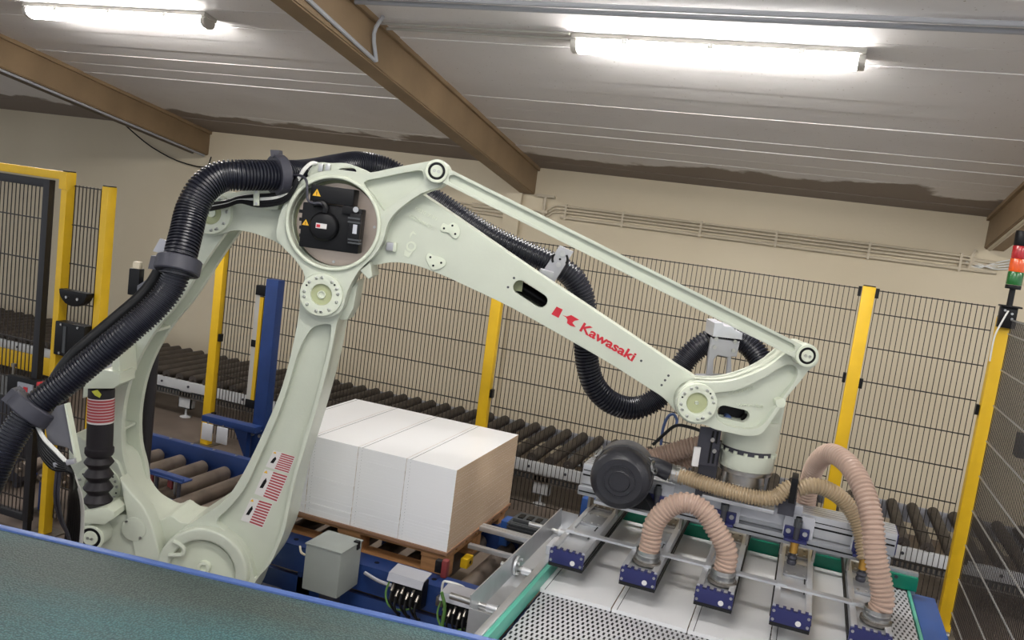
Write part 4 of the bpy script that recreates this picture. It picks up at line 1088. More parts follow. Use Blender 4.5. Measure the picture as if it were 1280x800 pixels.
# cable bundle at the lower left
for k in range(7):
    o_ = k * 3.2; m = 'cable_white' if k == 0 else 'cable_black'
    pts = [(44 + o_ * .3, 528 + o_ * .8, 3.1), (55 - o_ * .2, 548 + o_ * .9, 3.08), (72 - o_ * .3, 566 + o_, 3.05), (84 + o_ * .2, 580 + o_ * .5, 3.05), (94 - o_ * .2, 600 + o_ * .4, 3.1), (101 - o_ * .7, 622, 3.2), (103 - o_ * .9, 650, 3.3), (100 - o_, 700, 3.4), (100 - o_, 760, 3.5)]
    q = MB(); q.tube([atT(*p) for p in pts], .0085, 7); q.build('cable', m, robot)
for k in range(2):
    q = MB(); q.tube([atT(*p) for p in ((76 - 4 * k, 584, 3.05), (74 - 4 * k, 600, 3.06), (73 - 4 * k, 625, 3.1), (78 - 3 * k, 650, 3.2), (88, 680, 3.3), (95, 740, 3.4))], .006, 7); q.build('cable', 'clamp_grey', robot)
# drain column behind the rear link
q = MB(); c = atT(188, 470, 4.05); q.cyl(V((c.x, c.y, .35)), V((c.x, c.y, 1.35)), .032, n=16); q.build('rear_cylinder', 'rubber_dark', robot)
# ================================================================== BLUE PALLET CONVEYOR
BX0, BX1 = -4.35, -1.17; BY0, BY1 = 3.52, 4.50; BZ = 0.345
root = empty('pallet_conveyor', ((BX0 + BX1) / 2, 4.0, 0)); tag(root, 'blue framed roller conveyor carrying the pallet of boards', 'conveyor')
q = MB(); q.box((-2.46, BY0, BZ + .055), (BX1, BY0 + .13, BZ + .062)); q.box((-2.46, BY0, BZ - .07), (BX1, BY0 + .008, BZ + .062)); q.build('near_rail', 'blue_paint', root, bevel=.002)
q = MB(); q.box((BX0, BY1 - .05, BZ - .09), (BX1, BY1, BZ + .065)); q.build('far_rail', 'blue_paint', root, bevel=.004)
q = MB(); q.box((-2.46, BY0 + .02, BZ - .20), (BX1, BY0 + .05, BZ - .10)); q.build('lower_beam', 'blue_paint', root, bevel=.003)
q = MB(); q.box((BX0, BY0 + .30, BZ - .12), (-2.6, BY0 + .34, BZ - .045)); q.build('inner_rail', 'blue_paint', root, bevel=.003)
rr = .045; q = MB(); q.lathe([(.014, -.03), (.014, 0), (rr, .002), (rr, .74), (.014, .742), (.014, .79)], (0, 0, 0), (0, 1, 0), 18); rm = q.mesh('roller', 'roller_rust')
x = BX0 + .12
while x < BX1 - .05:
    inst(rm, 'roller', TR(x, BY0 + .155, BZ - .045 + .0), root); x += .178
q = MB(); bm_ = MB().cyl((0, 0, 0), (0, 0, .005), .013, n=10).mesh('rail_hole', 'plastic_black')
x = -2.40
while x < BX1 - .08:
    inst(bm_, 'rail_hole', TR(x, BY0 + .065, BZ + .0580), root); x += .155
bm2 = MB().cyl((0, 0, 0), (0, 0, .006), .010, n=8).mesh('rail_screw', 'steel')
x = BX0 + .15
while x < -1.3:
    inst(bm2, 'rail_screw', TR(x, BY1 - .025, BZ + .062), root); x += .178
for x in (-4.2, -3.0, -2.15, -1.28):
    for yy in (BY0 + .02 if x > -2.5 else BY0 + .30, BY1 - .06):
        q = MB(); q.box((x - .04, yy, .01), (x + .04, yy + .05, BZ - .06)); q.build('leg', 'blue_paint', root, bevel=.003)
        q = MB(); q.box((x - .07, yy - .02, 0), (x + .07, yy + .07, .01)); q.build('foot', 'steel_worn', root)
# sensor carrier behind the turret
root = empty('sensor_bracket', (-3.2, 3.95, BZ)); tag(root, 'blue sensor bracket with two red reflectors above the rusty rollers', 'bracket')
A = atZ(188, 588, .42); B_ = atZ(234, 602, .42)
q = MB(); q.bar(A, B_, .085, .010); q.bar(A + V((0, -.03, .012)), B_ + V((0, -.03, .012)), .012, .02); q.build('bracket_plate', 'blue_paint', root, bevel=.003)
q = MB(); q.cyl(A.lerp(B_, .2) - ZA * .12, A.lerp(B_, .2), .012, n=8); q.cyl(A.lerp(B_, .8) - ZA * .12, A.lerp(B_, .8), .012, n=8); q.build('bracket_leg', 'dark_steel', root)
for px in ((190, 596), (214, 605)):
    c = atZ(*px, .36); q = MB(); q.obox(c, V((.035, 0, 0)), V((0, .03, 0)), ZA * .07); q.build('reflector', 'rust_red', root, bevel=.006)
    q = MB(); q.cyl(c + V((.03, 0, -.06)), c + V((.03, 0, .05)), .012, n=10); q.build('sensor', 'steel', root)

# ------------------------------------------------------------------ pallet
PB = BZ - .0; pz0 = BZ
SX1 = -1.468; SXW = .2725; SY0, SY1 = 3.70, 4.59
px1 = SX1 + .0; px0 = SX1 - 4 * SXW - .02
root = empty('pallet', ((px0 + px1) / 2, (SY0 + SY1) / 2, pz0)); tag(root, 'wooden pallet under the stack of white boards', 'pallet')
for yy in (SY0 + .03, (SY0 + SY1) / 2 - .05, SY1 - .13):
    q = MB(); q.box((px0, yy, pz0), (px1 - .01, yy + .10, pz0 + .022)); q.build('bottom_board', 'wood', root, bevel=.002)
for x in (px0, (px0 + px1) / 2 - .07, px1 - .145):
    for yy in (SY0 + .03, (SY0 + SY1) / 2 - .05, SY1 - .13):
        q = MB(); q.box((x, yy, pz0 + .022), (x + .135, yy + .10, pz0 + .10)); q.build('block', 'wood', root, bevel=.003)
    q = MB(); q.box((x, SY0 + .02, pz0 + .10), (x + .135, SY1 - .02, pz0 + .122)); q.build('stringer', 'wood', root, bevel=.002)
for k in range(7):
    yy = SY0 + .01 + k * ((SY1 - SY0 - .12) / 6); q = MB(); q.box((px0, yy, pz0 + .122), (px1, yy + .10, pz0 + .144)); q.build('deck_board', 'wood', root, bevel=.003)
q = MB(); q.box((px0 - .01, SY0 - .012, pz0 + .144), (px1 + .006, SY1 + .01, pz0 + .158)); tag(q.build('bottom_sheet', 'brown_sheet'), 'brown base sheet between the pallet and the white boards', 'sheet')
# ------------------------------------------------------------------ white boards
zb0 = pz0 + .158; ztop = .918
BT = .0158; nlay = int((ztop - zb0) / BT); BT = (ztop - zb0) / nlay
def board_mesh(wd, dp, th):
    """White board: laminated faces and front edge, raw chipboard sides, one groove along its left edge."""
    g0, g1, gd = .020, .0230, .0016; e = .0004
    q = MB(); w0 = wd - e
    prof = [(0, 0), (w0, 0), (w0, th), (g1, th), (g1, th - gd), (g0, th - gd), (g0, th), (0, th)]
    n = len(prof)
    vs_ = [V((x, 0, z)) for x, z in prof] + [V((x, dp, z)) for x, z in prof]
    q.add(vs_, [(0, 1, 2, 3, 4, 5, 6, 7)], 0); q.f.append(tuple(range(2 * n - 1, n - 1, -1))); q.m.append(0)
    for i in range(n):
        j = (i + 1) % n
        q.f.append((i, i + n, j + n, j)); q.m.append(1 if i in (1, n - 1) else (2 if i in (3, 4, 5) else 0))
    return q.mesh('white_board', ['white_laminate', 'chipboard', 'motor_grey'])
bmesh_ = board_mesh(SXW - .0016, SY1 - SY0, BT - .0003)
names = ('rightmost', 'second from the right', 'third from the right', 'leftmost')
ORD = ('', 'second', 'third', 'fourth', 'fifth', 'sixth', 'seventh', 'eighth', 'ninth', 'tenth', 'eleventh', 'twelfth', 'thirteenth', 'fourteenth', 'fifteenth', 'sixteenth', 'seventeenth', 'eighteenth', 'nineteenth', 'twentieth', 'twenty-first', 'twenty-second', 'twenty-third', 'twenty-fourth', 'twenty-fifth', 'bottom board, last', 'bottom board, last', 'last')
for c_ in range(4):
    for l_ in range(nlay):
        x = SX1 - (c_ + 1) * SXW + .001 + rnd.uniform(-.0002, .0002)
        yy = SY0 + (rnd.uniform(-.0004, .0004) if rnd.random() < .85 else rnd.uniform(-.003, .002))
        if l_ == nlay - 1: yy = SY0
        o = inst(bmesh_, 'white_board', TR(x, yy, zb0 + l_ * BT + .0001))
        if l_ == nlay - 1: tag(o, 'white board on top of the ' + names[c_] + ' pile on the pallet', 'board', 'white boards stacked on the pallet')
        elif l_ == 0: tag(o, 'lowest white board in the ' + names[c_] + ' pile on the pallet', 'board', 'white boards stacked on the pallet')
        else: tag(o, 'white board, %s from the top in the %s pile on the pallet' % (ORD[nlay - 1 - l_], names[c_]), 'board', 'white boards stacked on the pallet')

# ------------------------------------------------------------------ grey junction box and electrics in front of the conveyor
root = empty('junction_box', (-1.9, 3.36, 0)); tag(root, 'grey steel junction box standing in front of the blue conveyor', 'junction box')
q = MB(); q.box((-2.0, 3.28, .33), (-1.812, 3.47, .545)); q.build('box_body', 'box_grey', root, bevel=.006)
q = MB(); q.box((-2.004, 3.276, .545), (-1.808, 3.474, .553)); q.build('box_lid', 'box_grey', root, bevel=.003)
q = MB(); q.box((-1.95, 3.36, .0), (-1.87, 3.42, .33)); q.build('box_post', 'dark_steel', root)
q = MB(); q.box((-1.83, 3.42, .52), (-1.806, 3.44, .56)); q.build('latch', 'plastic_black', root)
def terminal(x0, x1, zt, label):
    r = empty('terminal_block', ((x0 + x1) / 2, 3.45, zt - .1)); tag(r, label, 'terminal block', 'terminal blocks under the blue rail')
    q = MB(); q.prism([V((x0, 3.515, zt + .012)), V((x0, 3.43, zt)), V((x0, 3.415, zt - .035)), V((x0, 3.418, zt - .035)), V((x0, 3.433, zt - .003)), V((x0, 3.515, zt + .009))], (x1 - x0, 0, 0)); q.build('cover', 'clamp_plate', r)
    q = MB(); q.box((x0 + .01, 3.45, zt - .15), (x1 - .01, 3.515, zt - .02)); q.build('body', 'plastic_black', r, bevel=.004)
    n = 6
    for k in range(n):
        x = x0 + .025 + (x1 - x0 - .05) * k / (n - 1)
        q = MB(); z_ = zt - .06 - .02 * (k % 2); q.cyl((x, 3.45, z_), (x, 3.425, z_ - .025), .008, n=8); q.build('plug', 'steel_worn', r)
        q = MB(); q.tube([(x, 3.43, z_ - .02), (x + .01, 3.40, z_ - .06), (x + .03, 3.42, z_ - .11), (x + .04, 3.46, z_ - .14)], .006, 6); q.build('wire', 'cable_black', r)
    q = MB(); q.tube([(x0 + .005, 3.44, zt - .04), (x0, 3.42, zt - .10), (x0 + .03, 3.41, zt - .15), (x0 + .08, 3.43, zt - .165), (x0 + .13, 3.45, zt - .15)], .005, 6); q.build('wire', 'cable_green', r)
    return r
terminal(-1.635, -1.455, .455, 'terminal block with steel cover beside the grey junction box')
terminal(-1.365, -1.19, .435, 'terminal block with steel cover next to the green guide')
q = MB(); q.tube([atY(*p, 3.38) for p in ((552, 740), (556, 760), (553, 785), (560, 800), (566, 830))], .008, 8); tag(q.build('green_cable', 'cable_green'), 'green cable hanging below the right terminal block', 'cable')
q = MB(); q.tube([atY(456, 716, 3.5), atY(475, 727, 3.48), atY(500, 735, 3.48)], .009, 8); tag(q.build('grey_cable', 'clamp_plate'), 'grey cable running from the junction box to the terminal block', 'cable')
q = MB(); q.tube([atY(375, 683, 3.48), atY(377, 691, 3.44), atY(385, 694, 3.42), atY(392, 690, 3.45)], .006, 6); tag(q.build('beige_cable', 'conduit_beige'), 'short beige cable loop left of the junction box', 'cable')
q = MB(); q.tube([(-2.15, 3.1, .30), (-2.06, 3.08, .335), (-1.98, 3.06, .33), (-1.92, 3.05, .29), (-1.88, 3.05, .2)], .010, 8); tag(q.build('yellow_green_cable', 'cable_yellow'), 'yellow and green cable arching behind the belt edge', 'cable')
# small foot bracket on the rail, proximity switch
root = empty('proximity_switch', (-1.33, 3.5, .3)); tag(root, 'small proximity switch with bent wire on the blue rail', 'sensor')
q = MB(); q.box((-1.41, 3.49, .33), (-1.375, 3.52, .375)); q.build('switch_body', 'steel_worn', root, bevel=.003)
q = MB(); q.tube([(-1.39, 3.505, .375), (-1.39, 3.505, .44), (-1.37, 3.51, .45), (-1.31, 3.53, .44), (-1.28, 3.55, .415)], .006, 6); q.build('wire', 'cable_white', root)
root = empty('photo_sensor', (-1.48, 3.66, BZ)); tag(root, 'dark red sensor at the front corner of the pallet', 'sensor')
q = MB(); q.box((-1.455, 3.615, BZ + .063), (-1.425, 3.655, BZ + .15)); q.build('sensor_body', 'rust_red', root, bevel=.008)
q = MB(); q.box((-1.49, 3.62, BZ + .08), (-1.456, 3.655, BZ + .14)); q.build('sensor_lens', 'plastic_black', root, bevel=.004)
q = MB(); q.cyl((-1.44, 3.635, BZ + .062), (-1.44, 3.635, BZ + .064), .012, n=8); q.build('sensor_base', 'steel', root)
root = empty('warning_block', (-1.44, 3.98, BZ)); tag(root, 'small yellow block under the pallet end', 'block')
q = MB(); q.box((-1.475, 3.92, BZ + .0), (-1.435, 4.0, BZ + .05)); q.build('block_body', 'yellow_paint', root, bevel=.004)
q = MB(); q.cyl((-1.436, 3.96, BZ + .025), (-1.433, 3.96, BZ + .025), .010, n=10); q.build('block_hole', 'plastic_black', root)
# drive parts on the floor behind the belt
q = MB(); q.box((-2.38, 3.15, .0), (-2.05, 3.42, .22)); q.box((-2.33, 3.2, .22), (-2.15, 3.36, .26)); tag(q.build('gearbox', 'dark_steel', bevel=.012), 'dark gear unit low behind the belt beside the robot arm', 'gearbox')
root = empty('gear_motor', (-1.27, 4.33, 0)); tag(root, 'dark grey ribbed gear motor between the stack and the chute', 'motor')
q = MB(); q.box((-1.36, 4.28, .40), (-1.14, 4.42, .515)); q.build('motor_body', 'motor_grey', root, bevel=.008)
for k in range(6):
    q = MB(); q.box((-1.365, 4.27, .41 + k * .018), (-1.135, 4.43, .418 + k * .018)); q.build('cooling_fin', 'motor_grey', root)
q = MB(); q.box((-1.34, 4.29, .515), (-1.17, 4.41, .535)); q.build('motor_lid', 'motor_grey', root, bevel=.004)
for k in range(3):
    q = MB(); q.box((-1.32 + k * .05, 4.31, .535), (-1.29 + k * .05, 4.37, .541)); q.build('lid_rib', 'plastic_black', root)
q = MB(); q.box((-1.41, 4.30, .36), (-1.36, 4.40, .50)); q.build('gear_flange', 'blue_bright', root, bevel=.004)
q = MB(); q.box((-1.30, 4.33, 0), (-1.22, 4.38, .40)); q.build('motor_stand', 'dark_steel', root)
# ================================================================== INFEED TABLE
TZ = .600
TX0, TX1, TY0, TY1 = -.905, .665, 2.35, 4.50
root = empty('infeed_table', (-.1, 3.4, 0)); tag(root, 'infeed conveyor with pale open-link belt under the gripper', 'conveyor')
q = MB(); q.box((-.875, TY0, TZ - .03), (.655, TY1 - .02, TZ)); q.build('link_belt', 'belt_links', root)
q = MB(); q.box((-.86, TY0, TZ - .16), (.64, TY1 - .04, TZ - .035)); q.build('bed', 'dark_steel', root)
q = MB(); q.box((.66, TY0, TZ - .20), (.675, TY1 + .02, TZ + .004)); q.build('side_frame', 'mint_plastic', root, bevel=.003)
q = MB(); q.box((.69, 2.6, TZ - .26), (.80, TY1 + .06, TZ - .03)); q.build('side_beam', 'blue_bright', root, bevel=.006)
q = MB(); q.box((-.90, TY0, TZ - .26), (-.862, TY1, TZ - .03)); q.build('side_beam', 'blue_paint', root, bevel=.004)
for x in (-.85, .62):
    for yy in (2.5, 4.3):
        q = MB(); q.box((x - .04, yy, 0), (x + .04, yy + .08, TZ - .16)); q.build('leg', 'blue_bright', root, bevel=.004)
q = MB(); q.box((.80, 3.55, .25), (1.0, 3.70, .33)); q.build('cross_beam', 'blue_bright', root, bevel=.004)
for yy in (3.95, 4.1, 4.25):
    q = MB(); q.cyl((.80, yy, TZ - .08), (.83, yy, TZ - .08), .016, n=10); q.build('bolt', 'steel', root)
# left guide: aluminium rail with green strip
root = empty('side_guide', (-.92, 3.1, TZ)); tag(root, 'aluminium side guide with mint green strip along the belt edge', 'guide')
q = MB(); q.box((-.935, 2.30, TZ - .02), (-.905, 3.72, TZ + .075)); q.build('guide_rail', 'aluminium', root, bevel=.003)
q = MB(); q.box((-.905, 2.30, TZ + .004), (-.885, 3.66, TZ + .07)); q.build('green_strip', 'mint_plastic', root, bevel=.003)
q = MB(); q.box((-.965, 2.30, TZ - .05), (-.935, 3.72, TZ - .005)); q.build('lower_strip', 'mint_plastic', root, bevel=.003)
q = MB(); q.box((-.945, 3.58, TZ + .075), (-.885, 3.72, TZ + .115)); q.build('guide_block', 'lens_clear', root, bevel=.004)
# far guide
root = empty('end_guide', (-.1, 4.52, TZ)); tag(root, 'green end guide with aluminium back along the far edge of the belt', 'guide')
q = MB(); q.box((-.90, 4.475, TZ + .006), (.70, 4.497, TZ + .075)); q.build('green_strip', 'green_plastic', root, bevel=.003)
q = MB(); q.box((-.90, 4.497, TZ - .02), (.70, 4.53, TZ + .092)); q.build('guide_rail', 'aluminium_dull', root, bevel=.003)
for x in (-.5, .1, .60):
    q = MB(); q.cyl((x, 4.475, TZ + .06), (x, 4.471, TZ + .06), .009, n=8); q.build('screw', 'dark_steel', root)
q = MB(); q.box((-1.0, 4.40, TZ - .05), (-.89, 4.56, TZ + .10)); q.build('corner_block', 'blue_bright', root, bevel=.005)
# boards waiting on the belt
bw = .3155; tb = board_mesh(bw - .004, 4.46 - 3.352, .0165)
nm2 = ('white board on the belt nearest the mint green guide', 'white board on the belt, second from the mint green guide', 'white board on the belt, third from the green guide', 'white board on the belt farthest from the mint green guide')
for k in range(4):
    o = inst(tb, 'white_board', TR(-.885 + k * bw, 3.352, TZ)); tag(o, nm2[k], 'board', 'white boards on the infeed belt')

# ------------------------------------------------------------------ steel chute with shafts
root = empty('steel_chute', (-1.03, 3.5, .55)); tag(root, 'bent stainless steel chute plate between the stack and the belt', 'chute')
q = MB()
y0, y1 = 2.93, 4.15
q.prism([V((-1.045, y0, .705)), V((-1.040, y0, .705)), V((-1.032, y0, .612)), V((-.945, y0, .585)), V((-.945, y0, .580)), V((-1.038, y0, .607))], (0, y1 - y0, 0)); q.build('chute_plate', 'aluminium', root)
q = MB(); q.box((-1.04, y0 - .006, .55), (-.95, y0, .655)); q.build('end_plate', 'aluminium', root)
q = MB(); q.box((-1.04, y1, .57), (-.95, y1 + .006, .69)); q.build('end_plate', 'aluminium', root)
q = MB(); q.box((-1.03, 3.0, 0), (-.97, 3.06, .588)); q.build('support', 'dark_steel', root)
q = MB(); q.box((-1.03, 4.0, 0), (-.97, 4.06, .588)); q.build('support', 'dark_steel', root)
for yy, xa in ((3.02, -1.16), (3.44, -1.10), (4.0, -1.16)):
    q = MB(); q.cyl((xa, yy, .635), (-.92, yy, .63), .013, n=14); sh = q.build('shaft', 'steel', root)
    q = MB(); q.cyl((-1.0, yy, .632), (-.955, yy, .631), .019, n=14); q.build('bushing', 'aluminium', sh)
q = MB(); q.lathe([(.045, 0), (.045, .012)], (-1.032, 3.44, .645), (1, 0, 0), 18); fl = q.build('shaft_flange', 'aluminium', root)
for a in range(4):
    q = MB(); c = V((-1.020, 3.44 + .033 * math.cos(a * 1.57 + .8), .645 + .033 * math.sin(a * 1.57 + .8))); q.cyl(c, c + V((.012, 0, 0)), .007, n=8); q.build('bolt', 'steel', fl)
for k in range(6):
    for yy in (3.06, 3.52):
        q = MB(); q.cyl((-1.025 + .013 * k, yy + .012 * (k % 2), .604 - .004 * k), (-1.025 + .013 * k, yy + .012 * (k % 2), .614 - .004 * k), .005, n=6); q.build('rivet', 'dark_steel', root)
# transfer bars from the pallet side to the chute
root = empty('transfer_bars', (-1.25, 4.05, .48)); tag(root, 'pair of bright steel bars reaching from the pallet to the chute', 'bar')
q = MB(); q.box((-1.46, 4.10, .49), (-1.10, 4.13, .515)); q.box((-1.46, 4.135, .49), (-1.10, 4.16, .515)); q.build('upper_bar', 'aluminium', root, bevel=.002)
q = MB(); q.box((-1.46, 3.96, .44), (-1.10, 3.99, .462)); q.build('lower_bar', 'aluminium', root, bevel=.002)
q = MB(); q.box((-1.17, 4.0, 0), (-1.12, 4.05, .44)); q.box((-1.17, 3.96, .40), (-1.12, 4.16, .44)); q.build('bar_stand', 'dark_steel', root)
q = MB(); q.cyl((-1.235, 3.66, BZ - .0), (-1.235, 4.28, BZ - .0), .052, n=24); tag(q.build('end_roller', 'aluminium'), 'bright steel end roller of the pallet conveyor', 'roller')

# ================================================================== VACUUM GRIPPER
gx = (-.806, -.493, -.180, .119, .411)
grip = empty('vacuum_gripper', (wcx, wcy, .70)); tag(grip, 'vacuum gripper with five blue capped suction boxes hanging from the wrist', 'gripper')
GY0, GY1 = 3.415, 4.50; GB = .700; GW = .152
for i, x in enumerate(gx):
    q = MB()
    zt = GB + .078
    q.box((x - GW / 2 + .004, GY0 + .012, GB + .016), (x + GW / 2 - .004, GY1, zt - .008)); sb = q.build('suction_box', 'aluminium', grip)
    for e in (-1, 1):
        q = MB(); xe = x + e * (GW / 2 - .014); q.box((xe - .012, GY0 + .012, zt - .012), (xe + .012, GY1, zt + .006)); q.build('edge_rail', 'aluminium', sb, bevel=.002)
        q = MB(); xe = x + e * (GW / 2 - .001); q.box((xe - .004, GY0 + .014, GB + .03), (xe + .004, GY1, GB + .036)); q.build('side_groove', 'plastic_black', sb)
    q = MB(); q.box((x - GW / 2, GY0, GB), (x + GW / 2, GY1, GB + .016)); q.build('foam_pad', 'black_foam', sb)
    for yy, nn_ in ((GY0, 'end_cap'), (GY1, 'end_cap')):
        q = MB(); q.box((x - GW / 2, yy - .004, GB + .016), (x + GW / 2, yy + .014, zt - .002)); cap = q.build(nn_, 'blue_cap', sb, bevel=.003)
        if yy == GY0:
            for e in (-1, 1):
                for zz_ in (GB + .028, zt - .014):
                    q = MB(); q.cyl((x + e * (GW / 2 - .010), yy - .004, zz_), (x + e * (GW / 2 - .010), yy - .008, zz_), .006, n=8); q.build('cap_screw', 'steel', cap)
            q = MB(); q.lathe([(.011, 0), (.011, .002)], (x + .03, yy - .004, GB + .034), (0, -1, 0), 14); q.build('cap_plug', 'label_white', cap)
            for k in range(5):
                q = MB(); xx = x - .056 + .028 * k; q.box((xx - .006, yy - .004, zt - .002), (xx + .006, yy + .016, zt + .006)); q.build('cap_tooth', 'blue_cap', cap)
    # top plates with bolts
    for ya, yb in ((3.80, 3.96), (4.06, 4.18)):
        q = MB(); q.box((x - .050, ya, zt - .008), (x + .050, yb, zt + .004)); tp = q.build('top_plate', 'aluminium_dull' if ya < 4 else 'steel_worn', sb, bevel=.002)
        for sx in (-.035, 0, .035):
            for yy in (ya + .02, yb - .02):
                q = MB(); q.cyl((x + sx, yy, zt + .004), (x + sx, yy, zt + .008), .006, n=8); q.build('plate_bolt', 'steel', tp)
    # slot marks
    for yy in (3.60, 3.72):
        q = MB(); q.box((x + .038, yy, zt + .0055), (x + .044, yy + .06, zt + .0068)); q.build('slot', 'plastic_black', sb)
zt = GB + .078
# flat tie bars across the boxes
for yy in (3.640,):
    q = MB(); q.box((gx[0] - .07, yy - .020, zt + .006), (gx[4] + .07, yy + .020, zt + .016)); tie = q.build('tie_bar', 'aluminium', grip, bevel=.002)
    for x in gx:
        q = MB(); q.box((x - .066, yy - .02, zt + .014), (x - .030, yy + .02, zt + .020)); q.build('tie_clamp', 'aluminium', tie, bevel=.002)
q = MB(); q.box((gx[0] - .07, 4.39, zt + .006), (gx[4] + .07, 4.42, zt + .014)); q.build('tie_bar', 'aluminium', grip, bevel=.002)
# main beam: stacked aluminium profiles with grooves
BYF, BYB = 4.02, 4.18; BT1 = 1.0
q = MB(); q.box((-.93, BYF, .90), (.515, BYB, BT1)); bm0 = q.build('main_beam', 'aluminium', grip, bevel=.003)
for z0_, z1_ in ((.942, .950), (.968, .972)):
    q = MB(); q.box((-.925, BYF - .0015, z0_), (.510, BYF + .004, z1_)); q.build('beam_groove', 'plastic_black', bm0)
for yy in (4.05, 4.085, 4.12, 4.15):
    q = MB(); q.box((-.925, yy, BT1 - .003), (.512, yy + .007, BT1 + .0012)); q.build('beam_groove', 'aluminium_dull', bm0)
q = MB(); q.box((.515, BYF + .004, .905), (.520, BYB - .004, .995)); q.build('beam_end_cap', 'blue_cap', bm0)
q = MB(); q.box((-.93, 3.975, .855), (.50, BYF + .02, .898)); q.build('lower_profile', 'aluminium_dull', grip, bevel=.002)
q = MB(); q.box((-.925, 3.972, .872), (.495, 3.98, .878)); q.build('profile_groove', 'plastic_black', grip)
# centre plates under the wrist
q = MB(); q.box((wcx - .16, wcy - .11, BT1), (wcx + .16, wcy + .17, BT1 + .018)); q.build('adapter_plate', 'aluminium', grip, bevel=.003)
q = MB(); q.cyl((wcx, wcy, BT1 + .018), (wcx, wcy, ZTOOL), .098, n=36); q.build('adapter_ring', 'steel', grip)
q = MB(); q.box((wcx - .30, BYF - .03, .93), (wcx + .28, BYF, 1.035)); q.build('front_plate', 'lens_clear', grip, bevel=.003)
# spring brackets on the beam over each box
for i, x in enumerate(gx):
    if i == 0: continue
    xb = x - .045 if i in (1, 2) else x - .02
    q = MB(); q.box((xb - .055, 3.955, .895), (xb + .055, 3.975, .945)); q.box((xb - .05, 3.92, .885), (xb + .05, 3.975, .897)); br_ = q.build('spring_bracket', 'blue_cap', grip, bevel=.004)
    for e in (-1, 1):
        q = MB(); q.cyl((xb + e * .036, 3.955, .925), (xb + e * .036, 3.948, .925), .011, n=10); q.build('bracket_screw', 'steel', br_)
    q = MB(); q.cyl((xb, 3.94, zt + .004), (xb, 3.94, 1.0), .013, n=12); q.build('spring_rod', 'dark_steel', br_)
    q = MB(); q.cyl((xb, 3.94, .835), (xb, 3.94, .886), .018, n=14); q.build('bronze_bush', 'gold', br_)
    q = MB(); q.cyl((xb, 3.94, .955), (xb, 3.94, .985), .019, n=12); q.cyl((xb, 3.94, .985), (xb, 3.94, 1.0), .014, n=12); q.build('rod_nut', 'motor_grey', br_)
    q = MB(); q.lathe([(.02, 0), (.022, .012), (.018, .02), (.022, .03), (.018, .04)], (xb, 3.94, zt + .004), ZA, 14); q.build('rod_foot', 'dark_steel', br_)
    for zz_ in (.945,):
        q = MB(); q.box((xb - .06, 3.972, .90), (xb + .07, 3.9755, 1.0)); q.build('clear_plate', 'lens_clear', br_)
    # worn uprights tying the box to the beam
    for e in (-1, 1):
        q = MB(); q.box((x + e * .072 - .006, 4.03, zt + .002), (x + e * .072 + .006, 4.12, .90)); q.build('upright', 'steel_worn', grip)
x = gx[0]
for e in (-1, 1):
    q = MB(); q.box((x + e * .072 - .006, 4.03, zt + .002), (x + e * .072 + .006, 4.12, .90)); q.build('upright', 'steel_worn', grip)

# filter drum
fc = atY(774, 602, 3.72); fr = .140
root_f = MB()
fa = V((-.10, 1, .0)).normalized()
q = MB(); q.lathe([(.045, -.004), (.05, .0), (fr * .74, .001), (fr * .77, .004), (fr * .92, .018), (fr * .985, .034), (fr, .05), (fr, .095), (fr * .985, .10)], fc, fa, 40); drum = q.build('filter_cap', 'filter_black', grip, angle=28)
q = MB(); q.lathe([(fr * .94, .105), (fr * .94, .118), (fr * 1.03, .119), (fr * 1.03, .150), (fr * .95, .151), (fr * .95, .162), (fr, .156), (fr, .24), (fr * .8, .27), (.05, .275)], fc, fa, 40); q.build('filter_body', 'dusty_black', drum, angle=28)
q = MB()
for r0, r1 in ((.072, .069), (.046, .042)):
    q.lathe([(r0, .003), (r0, -.006), (r1, -.006), (r1, .003)], fc, fa, 32, cap=False)
q.build('cap_ring', 'filter_black', drum)
fe1 = fa.orthogonal().normalized(); fe2 = fa.cross(fe1)
def fp(ang, r, h): 
    up_ = (ZA - fa * fa.z).normalized(); rt_ = fa.cross(up_).normalized()
    if rt_.x < 0: rt_ = -rt_
    return fc + fa * h + (rt_ * math.cos(ang) + up_ * math.sin(ang)) * r
for ang in (.45, 2.5):
    q = MB(); q.tube([fp(ang, fr + .003, .075), fp(ang + .16, fr + .016, .085), fp(ang + .13, fr + .020, .13), fp(ang, fr + .012, .15), fp(ang - .13, fr + .020, .13), fp(ang - .16, fr + .016, .085), fp(ang, fr + .003, .07)], .0048, 6)
    q.obox(fp(ang, fr + .006, .11), (fp(ang, 1, .1) - fp(ang, 0, .1)).normalized() * .012, fa * .05, (fp(ang + .01, fr, .1) - fp(ang - .01, fr, .1)).normalized() * .022); q.build('spring_clip', 'steel', drum)
q = MB(); q.prism([fp(-.55, fr * .9, .10), fp(-1.2, fr * 1.0, .10), V((fc.x + .02, fc.y + .10, .90)), V((fc.x + .15, fc.y + .12, .90))], V((0, .10, 0))); q.build('drum_foot', 'plastic_black', drum)
q = MB(); q.box((fc.x - .12, 3.80, .885), (fc.x + .18, 4.02, .90)); q.build('drum_plate', 'aluminium', grip, bevel=.002)
po = atY(842, 592, 3.93); pi = fp(.75, fr * .55, .17)
q = MB(); q.tube([pi, pi.lerp(po, .5) + ZA * .01, po + (pi - po).normalized() * .02], .042, 18); q.build('outlet_pipe', 'filter_black', drum)
